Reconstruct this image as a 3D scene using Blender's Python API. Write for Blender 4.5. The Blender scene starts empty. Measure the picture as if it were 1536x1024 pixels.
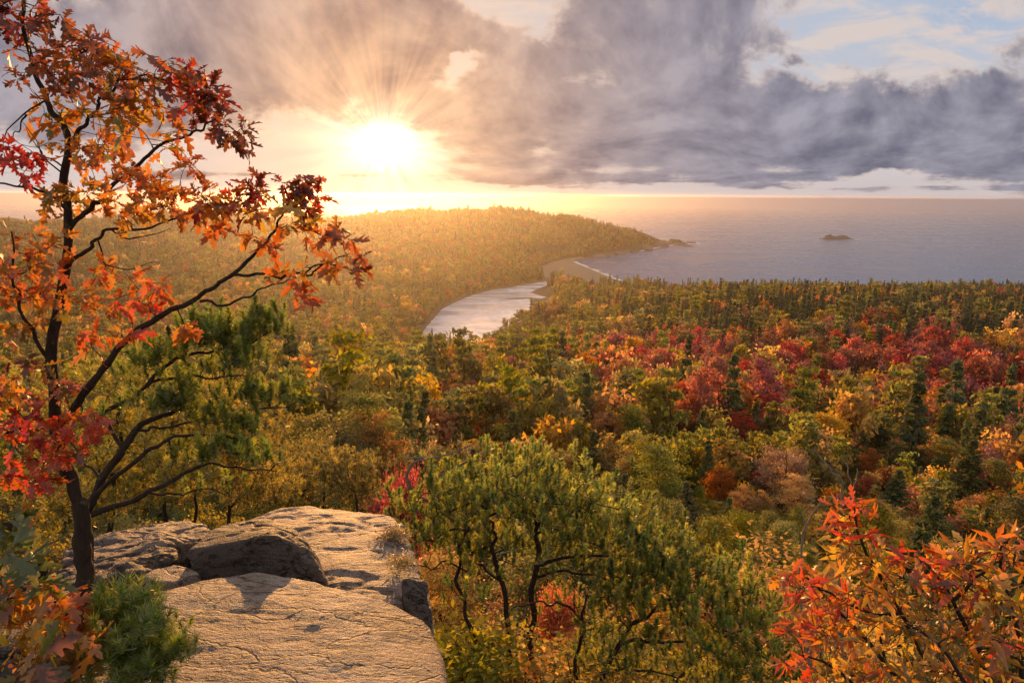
import bpy, bmesh, math, random
import numpy as np
from mathutils import Vector, Matrix

scene = bpy.context.scene
COL = scene.collection
R = math.radians

# ------------------------------------------------------------------ camera
EYE = 150.0                      # eye height above the sea, metres
PITCH = 12.1                     # degrees below level
ROLL = 0.35
cam_data = bpy.data.cameras.new('camera')
cam_data.lens = 24.0
cam_data.sensor_width = 36.0
cam_data.clip_start = 0.05
cam_data.clip_end = 60000.0
cam = bpy.data.objects.new('camera', cam_data)
COL.objects.link(cam)
CAM_ROT = Matrix.Rotation(R(90 - PITCH), 3, 'X') @ Matrix.Rotation(R(ROLL), 3, 'Z')
cam.matrix_world = Matrix.Translation((0, 0, EYE)) @ CAM_ROT.to_4x4()
scene.camera = cam
CR = np.array(CAM_ROT)

def rays(px, py):
    """direction (scaled so that y = 1) through photo pixel(s) of the 1536 x 1024 photograph"""
    px = np.asarray(px, float); py = np.asarray(py, float)
    v = np.stack([(px - 768) / 1024, (512 - py) / 1024, -np.ones_like(px)], -1) @ CR.T
    return v / v[..., 1:2]
def P(px, py, d):
    """world point at forward distance d (metres) seen at a photo pixel"""
    return rays(px, py) * np.asarray(d, float)[..., None] + np.array([0, 0, EYE])
def G0(px, py, z=0.0):
    r = rays(px, py)
    return r * ((z - EYE) / r[..., 2])[..., None] + np.array([0, 0, EYE])
def project(X):
    v = (np.asarray(X, float) - np.array([0, 0, EYE])) @ CR
    w = np.maximum(-v[..., 2], 1e-6)
    return 768 + 1024 * v[..., 0] / w, 512 - 1024 * v[..., 1] / w

# ------------------------------------------------------------------ light
SUN_DIR = Vector(rays(575, 205)); SUN_DIR.normalize()
SUN_EL = R(7.5)
SUN_AZ = math.atan2(SUN_DIR.x, SUN_DIR.y)
LAMP_DIR = Vector((math.sin(SUN_AZ) * math.cos(SUN_EL), math.cos(SUN_AZ) * math.cos(SUN_EL), math.sin(SUN_EL)))
sl = bpy.data.lights.new('sun', 'SUN')
sl.energy = 5.0
sl.angle = R(0.5)
sl.color = (1.0, 0.475, 0.14)
sun = bpy.data.objects.new('sun', sl)
COL.objects.link(sun)
sun.rotation_euler = LAMP_DIR.to_track_quat('Z', 'Y').to_euler()
sun.location = (0, 0, 400)

scene.view_settings.view_transform = 'Standard'
scene.view_settings.look = 'None'
scene.view_settings.gamma = 1.0
scene.view_settings.exposure = 0.30
scene.view_settings.use_curve_mapping = False
scene.render.engine = 'CYCLES'
cy = scene.cycles
cy.use_denoising = True
try:
    cy.denoiser = 'OPENIMAGEDENOISE'
    cy.denoising_input_passes = 'RGB_ALBEDO_NORMAL'
except Exception:
    pass
cy.max_bounces = 8
cy.diffuse_bounces = 3
cy.glossy_bounces = 2
cy.transmission_bounces = 5
cy.volume_bounces = 0
cy.transparent_max_bounces = 32
cy.caustics_reflective = False
cy.caustics_refractive = False
cy.use_adaptive_sampling = True
cy.adaptive_threshold = 0.02

# ---- a small expression layer over shader nodes
class S:
    def __init__(s, nt, sock): s.nt = nt; s.k = sock
    def _m(s, op, *a, clamp=False):
        n = s.nt.nodes.new('ShaderNodeMath'); n.operation = op; n.use_clamp = clamp
        for i, v in enumerate((s,) + a):
            if isinstance(v, S): s.nt.links.new(v.k, n.inputs[i])
            else: n.inputs[i].default_value = v
        return S(s.nt, n.outputs[0])
    def __add__(s, o): return s._m('ADD', o)
    __radd__ = __add__
    def __sub__(s, o): return s._m('SUBTRACT', o)
    def __rsub__(s, o): return (s * -1.0) + o
    def __mul__(s, o): return s._m('MULTIPLY', o)
    __rmul__ = __mul__
    def __truediv__(s, o): return s._m('DIVIDE', o)
    def pow(s, o): return s._m('POWER', o)
    def max(s, o): return s._m('MAXIMUM', o)
    def min(s, o): return s._m('MINIMUM', o)
    def exp(s): return s._m('EXPONENT')
    def sin(s): return s._m('SINE')
    def sqrt(s): return s._m('SQRT')
    def atan2(s, o): return s._m('ARCTAN2', o)
    def clamp(s): return s._m('ADD', 0.0, clamp=True)
    def smooth(s, a, b):
        n = s.nt.nodes.new('ShaderNodeMapRange'); n.interpolation_type = 'SMOOTHSTEP'
        s.nt.links.new(s.k, n.inputs[0]); n.inputs[1].default_value = a; n.inputs[2].default_value = b
        return S(s.nt, n.outputs[0])
def setin(nt, sock, v):
    if isinstance(v, S): nt.links.new(v.k, sock)
    elif isinstance(v, (tuple, list)) and len(v) == 3 and sock.type == 'RGBA': sock.default_value = (*v, 1)
    else: sock.default_value = v
def node(nt, typ, out=0, props=None, **ins):
    n = nt.nodes.new(typ)
    for k, v in (props or {}).items(): setattr(n, k, v)
    for k, v in ins.items(): setin(nt, n.inputs[int(k[1:]) if k[0] == '_' else k.replace('__', ' ')], v)
    return S(nt, n.outputs[out])
def combine(nt, x, y, z): return node(nt, 'ShaderNodeCombineXYZ', _0=x, _1=y, _2=z)
def noise(nt, vec, scale, detail=4.0, rough=0.55, dist=0.0, out=0):
    return node(nt, 'ShaderNodeTexNoise', out=out, Vector=vec, Scale=scale, Detail=detail, Roughness=rough, Distortion=dist)
def mix(nt, f, a, b, mode='MIX'):
    n = nt.nodes.new('ShaderNodeMix'); n.data_type = 'RGBA'; n.blend_type = mode
    setin(nt, n.inputs[0], f); setin(nt, n.inputs[6], a); setin(nt, n.inputs[7], b)
    return S(nt, n.outputs[2])
def scalecol(nt, c, f):
    n = nt.nodes.new('ShaderNodeVectorMath'); n.operation = 'SCALE'
    setin(nt, n.inputs[0], c); setin(nt, n.inputs[3], f)
    return S(nt, n.outputs[0])
def addcol(nt, a, b): return mix(nt, 1.0, a, b, 'ADD')

# ------------------------------------------------------------------ sky
world = bpy.data.worlds.new('World')
scene.world = world
world.use_nodes = True
SKY_GAIN = 0.84
def build_sky():
    nt = world.node_tree
    nt.nodes.clear()
    tc = nt.nodes.new('ShaderNodeTexCoord')
    sep = nt.nodes.new('ShaderNodeSeparateXYZ')
    nt.links.new(tc.outputs['Generated'], sep.inputs[0])
    x, y, z = (S(nt, sep.outputs[i]) for i in range(3))
    yy = y.max(0.12)
    U, W = x / yy, z / yy                      # tangent coordinates towards the open sea
    front = y.smooth(0.0, 0.5)
    def uw(px, py):
        r = rays(px, py); return float(r[0]), float(r[2])
    wn = noise(nt, combine(nt, U * 6.0, W * 11.0, 21.0), 1.0, 5.0, 0.6, 0.3, out=1)
    wsp = nt.nodes.new('ShaderNodeSeparateXYZ'); nt.links.new(wn.k, wsp.inputs[0])
    Uw = U + (S(nt, wsp.outputs[0]) - 0.5) * 0.22; Ww = W + (S(nt, wsp.outputs[1]) - 0.5) * 0.12
    def blob(px, py, rx, ry, a, ang=0.0):
        u0, w0 = uw(px, py)
        du, dw = Uw - u0, Ww - w0
        if ang:
            c, s_ = math.cos(R(ang)), math.sin(R(ang))
            du, dw = du * c + dw * s_, dw * c - du * s_
        q = (du * (1024.0 / rx)).pow(2.0) + (dw * (1024.0 / ry)).pow(2.0)
        return (q * -1.0).exp() * a
    # clear sky behind the clouds
    skyn = nt.nodes.new('ShaderNodeTexSky')
    skyn.sky_type = 'NISHITA'; skyn.sun_disc = False
    skyn.sun_elevation = SUN_EL; skyn.sun_rotation = SUN_AZ
    skyn.dust_density = 1.5; skyn.ozone_density = 1.5
    nish = scalecol(nt, S(nt, skyn.outputs[0]), 0.11)
    # cloud coordinates: perspective of a cloud deck, compressed towards the horizon
    den = z.max(0.0) + 0.11
    cx, cyv = x / den, y / den
    el = (z.max(-0.02) + 0.035)._m('LOGARITHM', 2.718)
    sx = combine(nt, U * 5.2, el * 1.15, 0.0)
    wide = combine(nt, cx * 0.9, cyv * 0.9, 3.0)
    n1 = noise(nt, sx, 1.0, 10.0, 0.60, 0.3)
    n1s = noise(nt, combine(nt, U * 5.2 + 0.14, el * 1.15 - 0.13, 0.0), 1.0, 5.0, 0.56, 0.35)
    n2 = noise(nt, combine(nt, U * 2.0, el * 1.1, 7.3), 1.0, 4.0, 0.5, 0.2)
    n3 = noise(nt, combine(nt, U * 13.0, el * 4.5, 1.7), 1.0, 6.0, 0.6, 0.6)
    nb = noise(nt, wide, 1.0, 6.0, 0.55, 0.3)
    streak = noise(nt, combine(nt, U * 1.6, W * 60.0, 5.0), 1.0, 5.0, 0.55, 0.1)
    bias = None
    for b in [(900, 165, 230, 90, .42), (1010, 25, 150, 85, .40), (1130, 205, 260, 55, .34), (1430, 190, 150, 62, .42),
              (1500, 110, 70, 60, .2), (430, 40, 230, 75, .46), (300, 110, 220, 60, .36), (690, 195, 120, 50, .40), (560, 95, 140, 50, .46), (640, 30, 90, 40, .45), (730, 65, 80, 24, .22),
              (1225, 150, 70, 30, .22), (150, 60, 200, 90, .22), (770, 262, 130, 12, .15), (1480, 262, 200, 14, .2),
              (700, 100, 30, 26, -.50), (765, 30, 60, 22, -.45), (860, 128, 34, 22, -.50), (1300, 55, 110, 55, -.60),
              (1205, 95, 26, 40, -.40), (1450, 55, 80, 42, -.5), (400, 222, 190, 22, -.40), (575, 215, 95, 42, -.62), (820, 205, 24, 22, -.22), (150, 230, 200, 30, -.16),
              (1240, 235, 200, 12, -.05), (1230, 256, 330, 13, .30)]:
        q = blob(*b); bias = q if bias is None else bias + q
    low = (W * -1.0).smooth(-0.050, -0.018)           # towards the horizon the deck thins into bands
    dens_f = (n1 - 0.5) * 1.5 + bias * 0.8 + (n3 - 0.5) * 0.55 + 0.14 - low * 0.16 + (streak - 0.5) * low * 1.3
    dens_b = (nb - 0.42) * 2.6
    d_f = dens_f.smooth(0.02, 0.26)
    d_b = dens_b.smooth(0.0, 0.5)
    dens = d_f * front + d_b * (1.0 - front)
    relief = ((n1s - n1) * 4.2 + (n2 - 0.5) * 1.0 + (n3 - 0.5) * 0.9)
    # angle from the sun
    dot = x * SUN_DIR.x + y * SUN_DIR.y + z * SUN_DIR.z
    ang2 = ((1.0 - dot) * 2.0).max(0.0)                # ~ angle squared, radians
    near = (ang2 * -13.0).exp()
    near2 = (ang2 * -34.0).exp()
    # clear part
    high = W.smooth(0.02, 0.24)
    clear = mix(nt, high, (0.62, 0.57, 0.57), (0.47, 0.52, 0.62))
    clear = mix(nt, blob(1495, 3, 100, 20, 0.8), clear, (0.34, 0.45, 0.62))
    veil = noise(nt, combine(nt, U * 7.0, W * 26.0, 11.0), 1.0, 6.0, 0.6, 0.8)
    clear = mix(nt, veil.smooth(0.42, 0.62) * 0.8, clear, (0.72, 0.60, 0.54))
    clear = mix(nt, near, clear, (0.92, 0.64, 0.45))
    clear = mix(nt, low * 0.7, clear, mix(nt, near, (0.56, 0.51, 0.53), (0.95, 0.66, 0.46)))
    # clouds: grey-violet bases, lit rims, warm towards the sun
    dark = mix(nt, near, (0.158, 0.156, 0.212), (0.36, 0.23, 0.18))
    pale = mix(nt, near, (0.37, 0.355, 0.42), (0.82, 0.50, 0.30))
    cloud = mix(nt, (relief * 0.9 + 0.5).clamp(), dark, pale)
    thin = 1.0 - dens_f.smooth(0.04, 0.36)
    cloud = mix(nt, thin * 0.8, cloud, mix(nt, near, (0.70, 0.58, 0.53), (1.05, 0.68, 0.40)))
    front_col = mix(nt, d_f, clear, cloud)
    # light of the low sun through the gap, with shafts fanning out of it
    us, ws = uw(575, 215)
    phi = (W - ws).atan2(U - us)
    shaft = noise(nt, combine(nt, phi * 5.0, 0.0, 2.0), 1.0, 4.0, 0.6)
    shaft2 = noise(nt, combine(nt, (W - ws) / ((ang2 + 1e-4).sqrt()) * 5.0, (U - us) / ((ang2 + 1e-4).sqrt()) * 5.0, 4.0), 1.0, 3.0, 0.6)
    ray_f = (shaft2 - 0.5) * 3.4 + 0.9
    gap = 0.35 + 0.65 * (1.0 - dens_f.smooth(-0.25, 0.35))
    g0 = (ang2 * -1700.0).exp() * 3.0 * gap
    g1 = (((U - us).pow(2.0) * 0.62 + (W - ws).pow(2.0) * 1.3) * -330.0).exp() * 1.0 * gap * (ray_f.clamp() * 0.75 + 0.3)
    g2 = (ang2 * -50.0).exp() * ray_f.max(0.1) * 0.34
    g3 = (ang2 * -16.0).exp() * (ray_f * 0.4 + 0.6) * 0.13
    front_col = addcol(nt, front_col, scalecol(nt, combine(nt, 1.0, 0.45, 0.16), g3))
    front_col = addcol(nt, front_col, scalecol(nt, combine(nt, 1.0, 0.88, 0.66), g0))
    front_col = addcol(nt, front_col, scalecol(nt, combine(nt, 1.0, 0.80, 0.56), g1))
    front_col = addcol(nt, front_col, scalecol(nt, combine(nt, 1.0, 0.52, 0.22), g2))
    # the rest of the dome: unseen clouds and blue, made brighter and warmer as fill light
    back_cloud = mix(nt, nb, (0.46, 0.37, 0.32), (1.15, 0.84, 0.60))
    back_col = mix(nt, d_b, addcol(nt, nish, (0.20, 0.24, 0.32)), back_cloud)
    up = z.smooth(0.26, 0.55)
    front_w = front * (1.0 - up)
    col = mix(nt, front_w, back_col, front_col)
    
    # below the horizon: open sea beyond the modelled water
    col = mix(nt, z.smooth(-0.0022, -0.0004), (0.15, 0.18, 0.25), col)
    bg = nt.nodes.new('ShaderNodeBackground')
    nt.links.new(col.k, bg.inputs[0]); bg.inputs[1].default_value = SKY_GAIN
    out = nt.nodes.new('ShaderNodeOutputWorld')
    nt.links.new(bg.outputs[0], out.inputs[0])
    world.cycles.sampling_method = 'MANUAL'
    world.cycles.sample_map_resolution = 1024
build_sky()

# ------------------------------------------------------------------ helpers: noise, meshes, naming
def _hash(ix, iy, iz, seed):
    h = (ix * 374761393 + iy * 668265263 + iz * 2147483647 + seed * 1274126177) & 0xFFFFFFFF
    h = ((h ^ (h >> 13)) * 1274126177) & 0xFFFFFFFF
    h = ((h ^ (h >> 16)) * 2246822519) & 0xFFFFFFFF
    return ((h ^ (h >> 15)) & 0xFFFFFF) / float(0xFFFFFF)
def vnoise(Pn, seed=0):
    Pn = np.asarray(Pn, float)
    i = np.floor(Pn).astype(np.int64); f = Pn - i
    f = f * f * f * (f * (f * 6 - 15) + 10)
    r = 0
    for dx in (0, 1):
        for dy in (0, 1):
            for dz in (0, 1):
                w = (f[..., 0] if dx else 1 - f[..., 0]) * (f[..., 1] if dy else 1 - f[..., 1]) * (f[..., 2] if dz else 1 - f[..., 2])
                r = r + w * _hash(i[..., 0] + dx, i[..., 1] + dy, i[..., 2] + dz, seed)
    return r * 2 - 1
def fbm(Pn, oct=4, seed=0, gain=0.5):
    a, s, r = 1.0, 1.0, 0
    for k in range(oct):
        r = r + a * vnoise(np.asarray(Pn) * s + 17.3 * k, seed + k); a *= gain; s *= 2.03
    return r
def unit(v):
    return v / np.maximum(np.linalg.norm(v, axis=-1, keepdims=True), 1e-9)

class M:
    """collects vertices, faces and vertex colours for one mesh"""
    def __init__(s): s.v = []; s.c = []; s.f = {}; s.n = 0
    def add(s, V, F, C=None):
        V = np.asarray(V, float).reshape(-1, 3); F = np.asarray(F, np.int64)
        if len(V) == 0: return s
        s.v.append(V)
        if C is None: C = np.ones((len(V), 3))
        C = np.asarray(C, float)
        if C.ndim == 1: C = np.tile(C, (len(V), 1))
        s.c.append(C)
        s.f.setdefault(F.shape[1], []).append(F + s.n); s.n += len(V)
        return s
    def mesh(s, name, mat, smooth=False):
        me = bpy.data.meshes.new(name)
        V = np.concatenate(s.v); me.vertices.add(len(V)); me.vertices.foreach_set('co', V.astype(np.float32).ravel())
        loops, starts, tot = [], [], 0
        for k, fl in s.f.items():
            F = np.concatenate(fl); loops.append(F.ravel()); starts.append(tot + np.arange(len(F)) * k); tot += F.size
        loops = np.concatenate(loops); starts = np.concatenate(starts)
        me.loops.add(len(loops)); me.loops.foreach_set('vertex_index', loops.astype(np.int32))
        me.polygons.add(len(starts)); me.polygons.foreach_set('loop_start', starts.astype(np.int32))
        if smooth: me.polygons.foreach_set('use_smooth', np.ones(len(starts), bool))
        Cc = np.concatenate(s.c)
        at = me.color_attributes.new('Col', 'FLOAT_COLOR', 'POINT')
        at.data.foreach_set('color', np.concatenate([Cc, np.ones((len(Cc), 1))], 1).astype(np.float32).ravel())
        me.update(calc_edges=True)
        if mat: me.materials.append(mat)
        return me
    def obj(s, name, mat, parent=None, smooth=False):
        return link(bpy.data.objects.new(name, s.mesh(name, mat, smooth)), parent)
def link(o, parent=None):
    COL.objects.link(o)
    if parent: o.parent = parent
    return o
def tag(o, label=None, cat=None, group=None, kind=None):
    if label: o['label'] = label
    if cat: o['category'] = cat
    if group: o['group'] = group
    if kind: o['kind'] = kind
    return o
def thing(name, label, cat, loc=(0, 0, 0), group=None):
    o = bpy.data.objects.new(name, None); o.empty_display_size = 0.2
    COL.objects.link(o); o.location = loc
    return tag(o, label, cat, group)

def curve_pts(pts, n=8):
    """Catmull-Rom through the points"""
    pts = np.asarray(pts, float)
    if len(pts) < 3: return pts[0] + (pts[-1] - pts[0]) * np.linspace(0, 1, n + 1)[:, None]
    q = np.vstack([2 * pts[0] - pts[1], pts, 2 * pts[-1] - pts[-2]])
    out = []
    for i in range(1, len(q) - 2):
        t = np.linspace(0, 1, n, endpoint=False)[:, None]
        a, b, c, d = q[i - 1], q[i], q[i + 1], q[i + 2]
        out.append(.5 * (2 * b + (c - a) * t + (2 * a - 5 * b + 4 * c - d) * t ** 2 + (3 * b - a - 3 * c + d) * t ** 3))
    return np.vstack(out + [pts[-1:]])
def tube(m, pts, r0, r1, sides=6, col=(1, 1, 1), bump=0.0, seed=0, power=1.0):
    pts = np.asarray(pts, float); n = len(pts)
    T = unit(np.gradient(pts, axis=0))
    up = np.array([0.13, 0.31, 0.94]) if abs(T[:, 2]).mean() < .85 else np.array([0.9, 0.3, 0.1])
    A = unit(np.cross(T, up)); B = np.cross(T, A)
    t = np.linspace(0, 1, n) ** power
    r = (r0 + (r1 - r0) * t)[:, None]
    a = np.arange(sides) / sides * 2 * math.pi
    rr = np.repeat(r, sides, 1)
    if bump:
        rr = rr * (1 + bump * vnoise(np.stack([np.repeat(np.arange(n)[:, None] * .6, sides, 1), np.cos(a)[None] * 1.4 + 0 * rr, np.sin(a)[None] * 1.4 + 0 * rr], -1), seed))
    V = pts[:, None] + A[:, None] * (np.cos(a)[None, :, None] * rr[..., None]) + B[:, None] * (np.sin(a)[None, :, None] * rr[..., None])
    i = np.arange(n - 1)[:, None] * sides; j = np.arange(sides)[None]
    F = np.stack([i + j, i + (j + 1) % sides, i + sides + (j + 1) % sides, i + sides + j], -1).reshape(-1, 4)
    m.add(V.reshape(-1, 3), F, col)
    cap = np.vstack([V[-1], pts[-1:] + T[-1:] * r1])
    m.add(cap, np.stack([np.arange(sides), (np.arange(sides) + 1) % sides, np.full(sides, sides)], -1), col)

# ------------------------------------------------------------------ materials
def material(name):
    m = bpy.data.materials.new(name); m.use_nodes = True
    m.node_tree.nodes.clear()
    return m, m.node_tree
def out_surf(nt, sh, disp=None):
    o = nt.nodes.new('ShaderNodeOutputMaterial'); nt.links.new(sh.k, o.inputs[0])
def principled(nt, col, rough=0.8, normal=None, spec=0.5, **kw):
    n = nt.nodes.new('ShaderNodeBsdfPrincipled')
    setin(nt, n.inputs['Base Color'], col); setin(nt, n.inputs['Roughness'], rough)
    setin(nt, n.inputs['Specular IOR Level'], spec)
    if normal: nt.links.new(normal.k, n.inputs['Normal'])
    for k, v in kw.items(): setin(nt, n.inputs[k.replace('__', ' ')], v)
    return S(nt, n.outputs[0])
def bump(nt, h, strength=0.5, dist=0.02, normal=None):
    n = nt.nodes.new('ShaderNodeBump'); setin(nt, n.inputs['Strength'], strength); n.inputs['Distance'].default_value = dist
    nt.links.new(h.k, n.inputs['Height'])
    if normal: nt.links.new(normal.k, n.inputs['Normal'])
    return S(nt, n.outputs[0])
def attr_col(nt): return node(nt, 'ShaderNodeVertexColor', props={'layer_name': 'Col'})
def leaf_material(name, tint=(1, 1, 1), trans=0.5, gloss=0.06, vary=0.25, rough=0.45, tgain=1.45):
    """thin leaves: reflect and let light through; the colour comes with the leaves, varied from tree to tree"""
    m, nt = material(name)
    c = mix(nt, 1.0, attr_col(nt), tint, 'MULTIPLY')
    if vary:
        rnd = node(nt, 'ShaderNodeObjectInfo', out=5)
        hs = nt.nodes.new('ShaderNodeHueSaturation')
        setin(nt, hs.inputs['Hue'], rnd * (vary * 0.12) + (0.5 - vary * 0.06))
        setin(nt, hs.inputs['Value'], (rnd * 7.31)._m('FRACT') * vary * 1.6 + (1.0 - vary * 0.8))
        setin(nt, hs.inputs['Saturation'], (rnd * 3.77)._m('FRACT') * vary + (1.0 - vary * .6))
        nt.links.new(c.k, hs.inputs['Color']); c = S(nt, hs.outputs[0])
    d = node(nt, 'ShaderNodeBsdfDiffuse', Color=c)
    t = node(nt, 'ShaderNodeBsdfTranslucent', Color=scalecol(nt, c, tgain))
    g = node(nt, 'ShaderNodeBsdfGlossy', Color=(1, 1, 1), Roughness=rough)
    a = nt.nodes.new('ShaderNodeMixShader'); a.inputs[0].default_value = trans
    nt.links.new(d.k, a.inputs[1]); nt.links.new(t.k, a.inputs[2])
    if gloss:
        b = nt.nodes.new('ShaderNodeMixShader'); b.inputs[0].default_value = gloss
        nt.links.new(a.outputs[0], b.inputs[1]); nt.links.new(g.k, b.inputs[2]); a = b
    out_surf(nt, S(nt, a.outputs[0]))
    return m
def bark_material(name, c0, c1, scale=30.0, strength=0.6, dist=0.01, lichen=None):
    m, nt = material(name)
    tc = node(nt, 'ShaderNodeTexCoord', out=3)
    n1 = noise(nt, node(nt, 'ShaderNodeMapping', Vector=tc, Scale=(1.0, 1.0, 0.25)), scale, 6, 0.65)
    n2 = noise(nt, tc, scale * 0.15, 3)
    col = mix(nt, (n1 * 1.4 + n2 * 0.5 - 0.45).clamp(), c0, c1)
    if lichen:
        n3 = noise(nt, tc, scale * .35, 5, .7); col = mix(nt, n3.smooth(.58, .66) * .7, col, lichen)
    out_surf(nt, principled(nt, col, 0.85, bump(nt, n1, strength, dist), 0.3))
    return m
MAT = {}
MAT['foliage'] = leaf_material('tree_foliage', trans=0.5, gloss=0.03, vary=0.30, rough=0.6)
MAT['needles'] = leaf_material('pine_needles', trans=0.52, gloss=0.09, vary=0.12, rough=0.4)
MAT['leaf'] = leaf_material('broad_leaf', trans=0.62, gloss=0.05, vary=0.0, rough=0.4, tgain=1.45)
MAT['bark'] = bark_material('forest_bark', (0.03, 0.022, 0.018), (0.12, 0.09, 0.07), 3.0, 0.5, 0.05)
MAT['bark_dark'] = bark_material('dark_bark', (0.012, 0.009, 0.008), (0.085, 0.055, 0.036), 55.0, 1.0, 0.02, (0.12, 0.115, 0.06))
MAT['twig_pale'] = bark_material('bleached_twig', (0.16, 0.11, 0.08), (0.34, 0.27, 0.2), 60.0, 0.4, 0.004)

# ------------------------------------------------------------------ terrain
KR = np.array([0, 3.6, 4.6, 6, 10, 20, 50, 90, 150, 220, 300, 450, 600, 750, 900, 1050, 1200, 1400, 1650, 1900, 2200, 2600, 3000], float)
NEAR = [148.0, 147.75, 146.0, 144.4, 140.5, 132, 118, 106, 90, 74, 58]
COLS = [(-60, [32, 16, 12, 12, 14, 16, 22, 34, 48, 60, 62, 50]),
        (-37, [32, 16, 10, 10, 12, 14, 20, 34, 49, 63, 64, 50]),
        (-24.5, [30, 13, 8, 8, 10, 14, 24, 42, 57, 66, 60, 45]),
        (-14.6, [28, 11, 5, 6, 9, 14, 26, 44, 59, 62, 52, 35]),
        (-7.1, [26, 9, 3, 5, 10, 18, 34, 58, 77, 78, 50, 20]),
        (-2.7, [26, 9, 3, 3, 4, 12, 32, 62, 86, 78, 40, 10]),
        (1.8, [29, 13, 5, 4, 4, 6, 22, 50, 73, 66, 30, 5]),
        (7.3, [36, 21, 9, 6, 5, 4, 8, 36, 62, 56, 25, 5]),
        (12.7, [43, 29, 18, 9, 5, 3, 3, 8, 22, 26, 10, 3]),
        (17.9, [49, 38, 28, 17, 9, 3, 3, 3, 3, 3, 3, 3]),
        (27.4, [54, 48, 40, 41, 41, 24, 6, 3, 3, 3, 3, 3]),
        (36.9, [54, 48, 41, 40, 41, 41, 12, 3, 3, 3, 3, 3]),
        (60, [54, 48, 41, 40, 40, 34, 10, 3, 3, 3, 3, 3])]
CAZ = np.array([c[0] for c in COLS], float)
CH = np.array([NEAR + c[1] for c in COLS], float)
for i_, c_ in enumerate(COLS):                      # east of the ledge the ground drops away at once
    if c_[0] > -8: CH[i_, :4] = [147.6, 145.4, 145.0, 144.0]
FINE_R = np.concatenate([np.linspace(0, 60, 241), np.linspace(60, 3000, 500)[1:]])
FINE_H = []
for row in CH:                                      # smooth the profiles a little
    h = np.interp(FINE_R, KR, row)
    g = np.interp(np.linspace(0, 3000, 3001), FINE_R, h)
    k = np.ones(81) / 81; gs = np.convolve(np.pad(g, 40, 'edge'), k, 'valid')
    w = np.clip((FINE_R - 60) / 90, 0, 1)
    FINE_H.append(h * (1 - w) + np.interp(FINE_R, np.arange(3001), gs) * w)
FINE_H = np.array(FINE_H)

def xy(px, py):
    g = G0(np.array(px, float), np.array(py, float)); return g[:, :2]
SHORE_PX = [(940, 424), (922, 418), (905, 411), (886, 403), (868, 396), (858, 391), (866, 388), (884, 388), (905, 384), (930, 381), (945, 378), (962, 375), (985, 370), (1008, 366), (1026, 365)]
_sh = xy([p[0] for p in SHORE_PX], [p[1] for p in SHORE_PX])
LAND = np.vstack([[(3200, 800), (2200, 900), (1500, 1060), (1000, 1080), (760, 1090), (560, 1085), (420, 1085), (330, 1085), (260, 1090)], _sh,
                  [(545, 2060), (500, 2180), (330, 2330), (80, 2450), (-300, 2560), (-1000, 2700), (-2600, 2700), (-4000, 1500), (-4000, -4000), (4000, -4000)]])
LAGOON_PX = [(628, 506), (642, 488), (654, 474), (664, 463), (684, 453), (700, 446), (718, 440), (737, 435), (760, 432), (775, 429), (800, 425), (819, 422), (822, 428), (806, 434), (795, 439),
             (808, 443), (822, 446), (806, 449), (790, 448), (808, 454), (820, 462), (824, 472), (806, 478), (788, 484), (770, 492), (752, 502), (735, 512), (712, 524), (690, 530), (668, 526), (646, 518), (636, 513)]
LAGOON = xy([p[0] for p in LAGOON_PX], [p[1] for p in LAGOON_PX])
SAND_PX = [(850, 388), (872, 386), (905, 400), (960, 440), (930, 434), (880, 434), (850, 424), (822, 421), (806, 414), (812, 402), (832, 393)]
SAND = xy([p[0] for p in SAND_PX], [p[1] for p in SAND_PX])
def inside(Q, poly):
    x, y = Q[:, 0], Q[:, 1]; r = np.zeros(len(Q), bool)
    x0, y0 = poly[:, 0], poly[:, 1]; x1, y1 = np.roll(x0, -1), np.roll(y0, -1)
    for a, b, c, d in zip(x0, y0, x1, y1):
        if b == d: continue
        k = (b > y) != (d > y)
        r ^= k & (x < (c - a) * (y - b) / (d - b) + a)
    return r
def sdist(Q, poly):
    """distance to the outline, positive inside"""
    best = np.full(len(Q), 1e9)
    for a, b in zip(poly, np.roll(poly, -1, 0)):
        ab = b - a; t = np.clip(((Q - a) @ ab) / max(ab @ ab, 1e-9), 0, 1)
        best = np.minimum(best, np.linalg.norm(Q - a - t[:, None] * ab, axis=1))
    return np.where(inside(Q, poly), best, -best)
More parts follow.
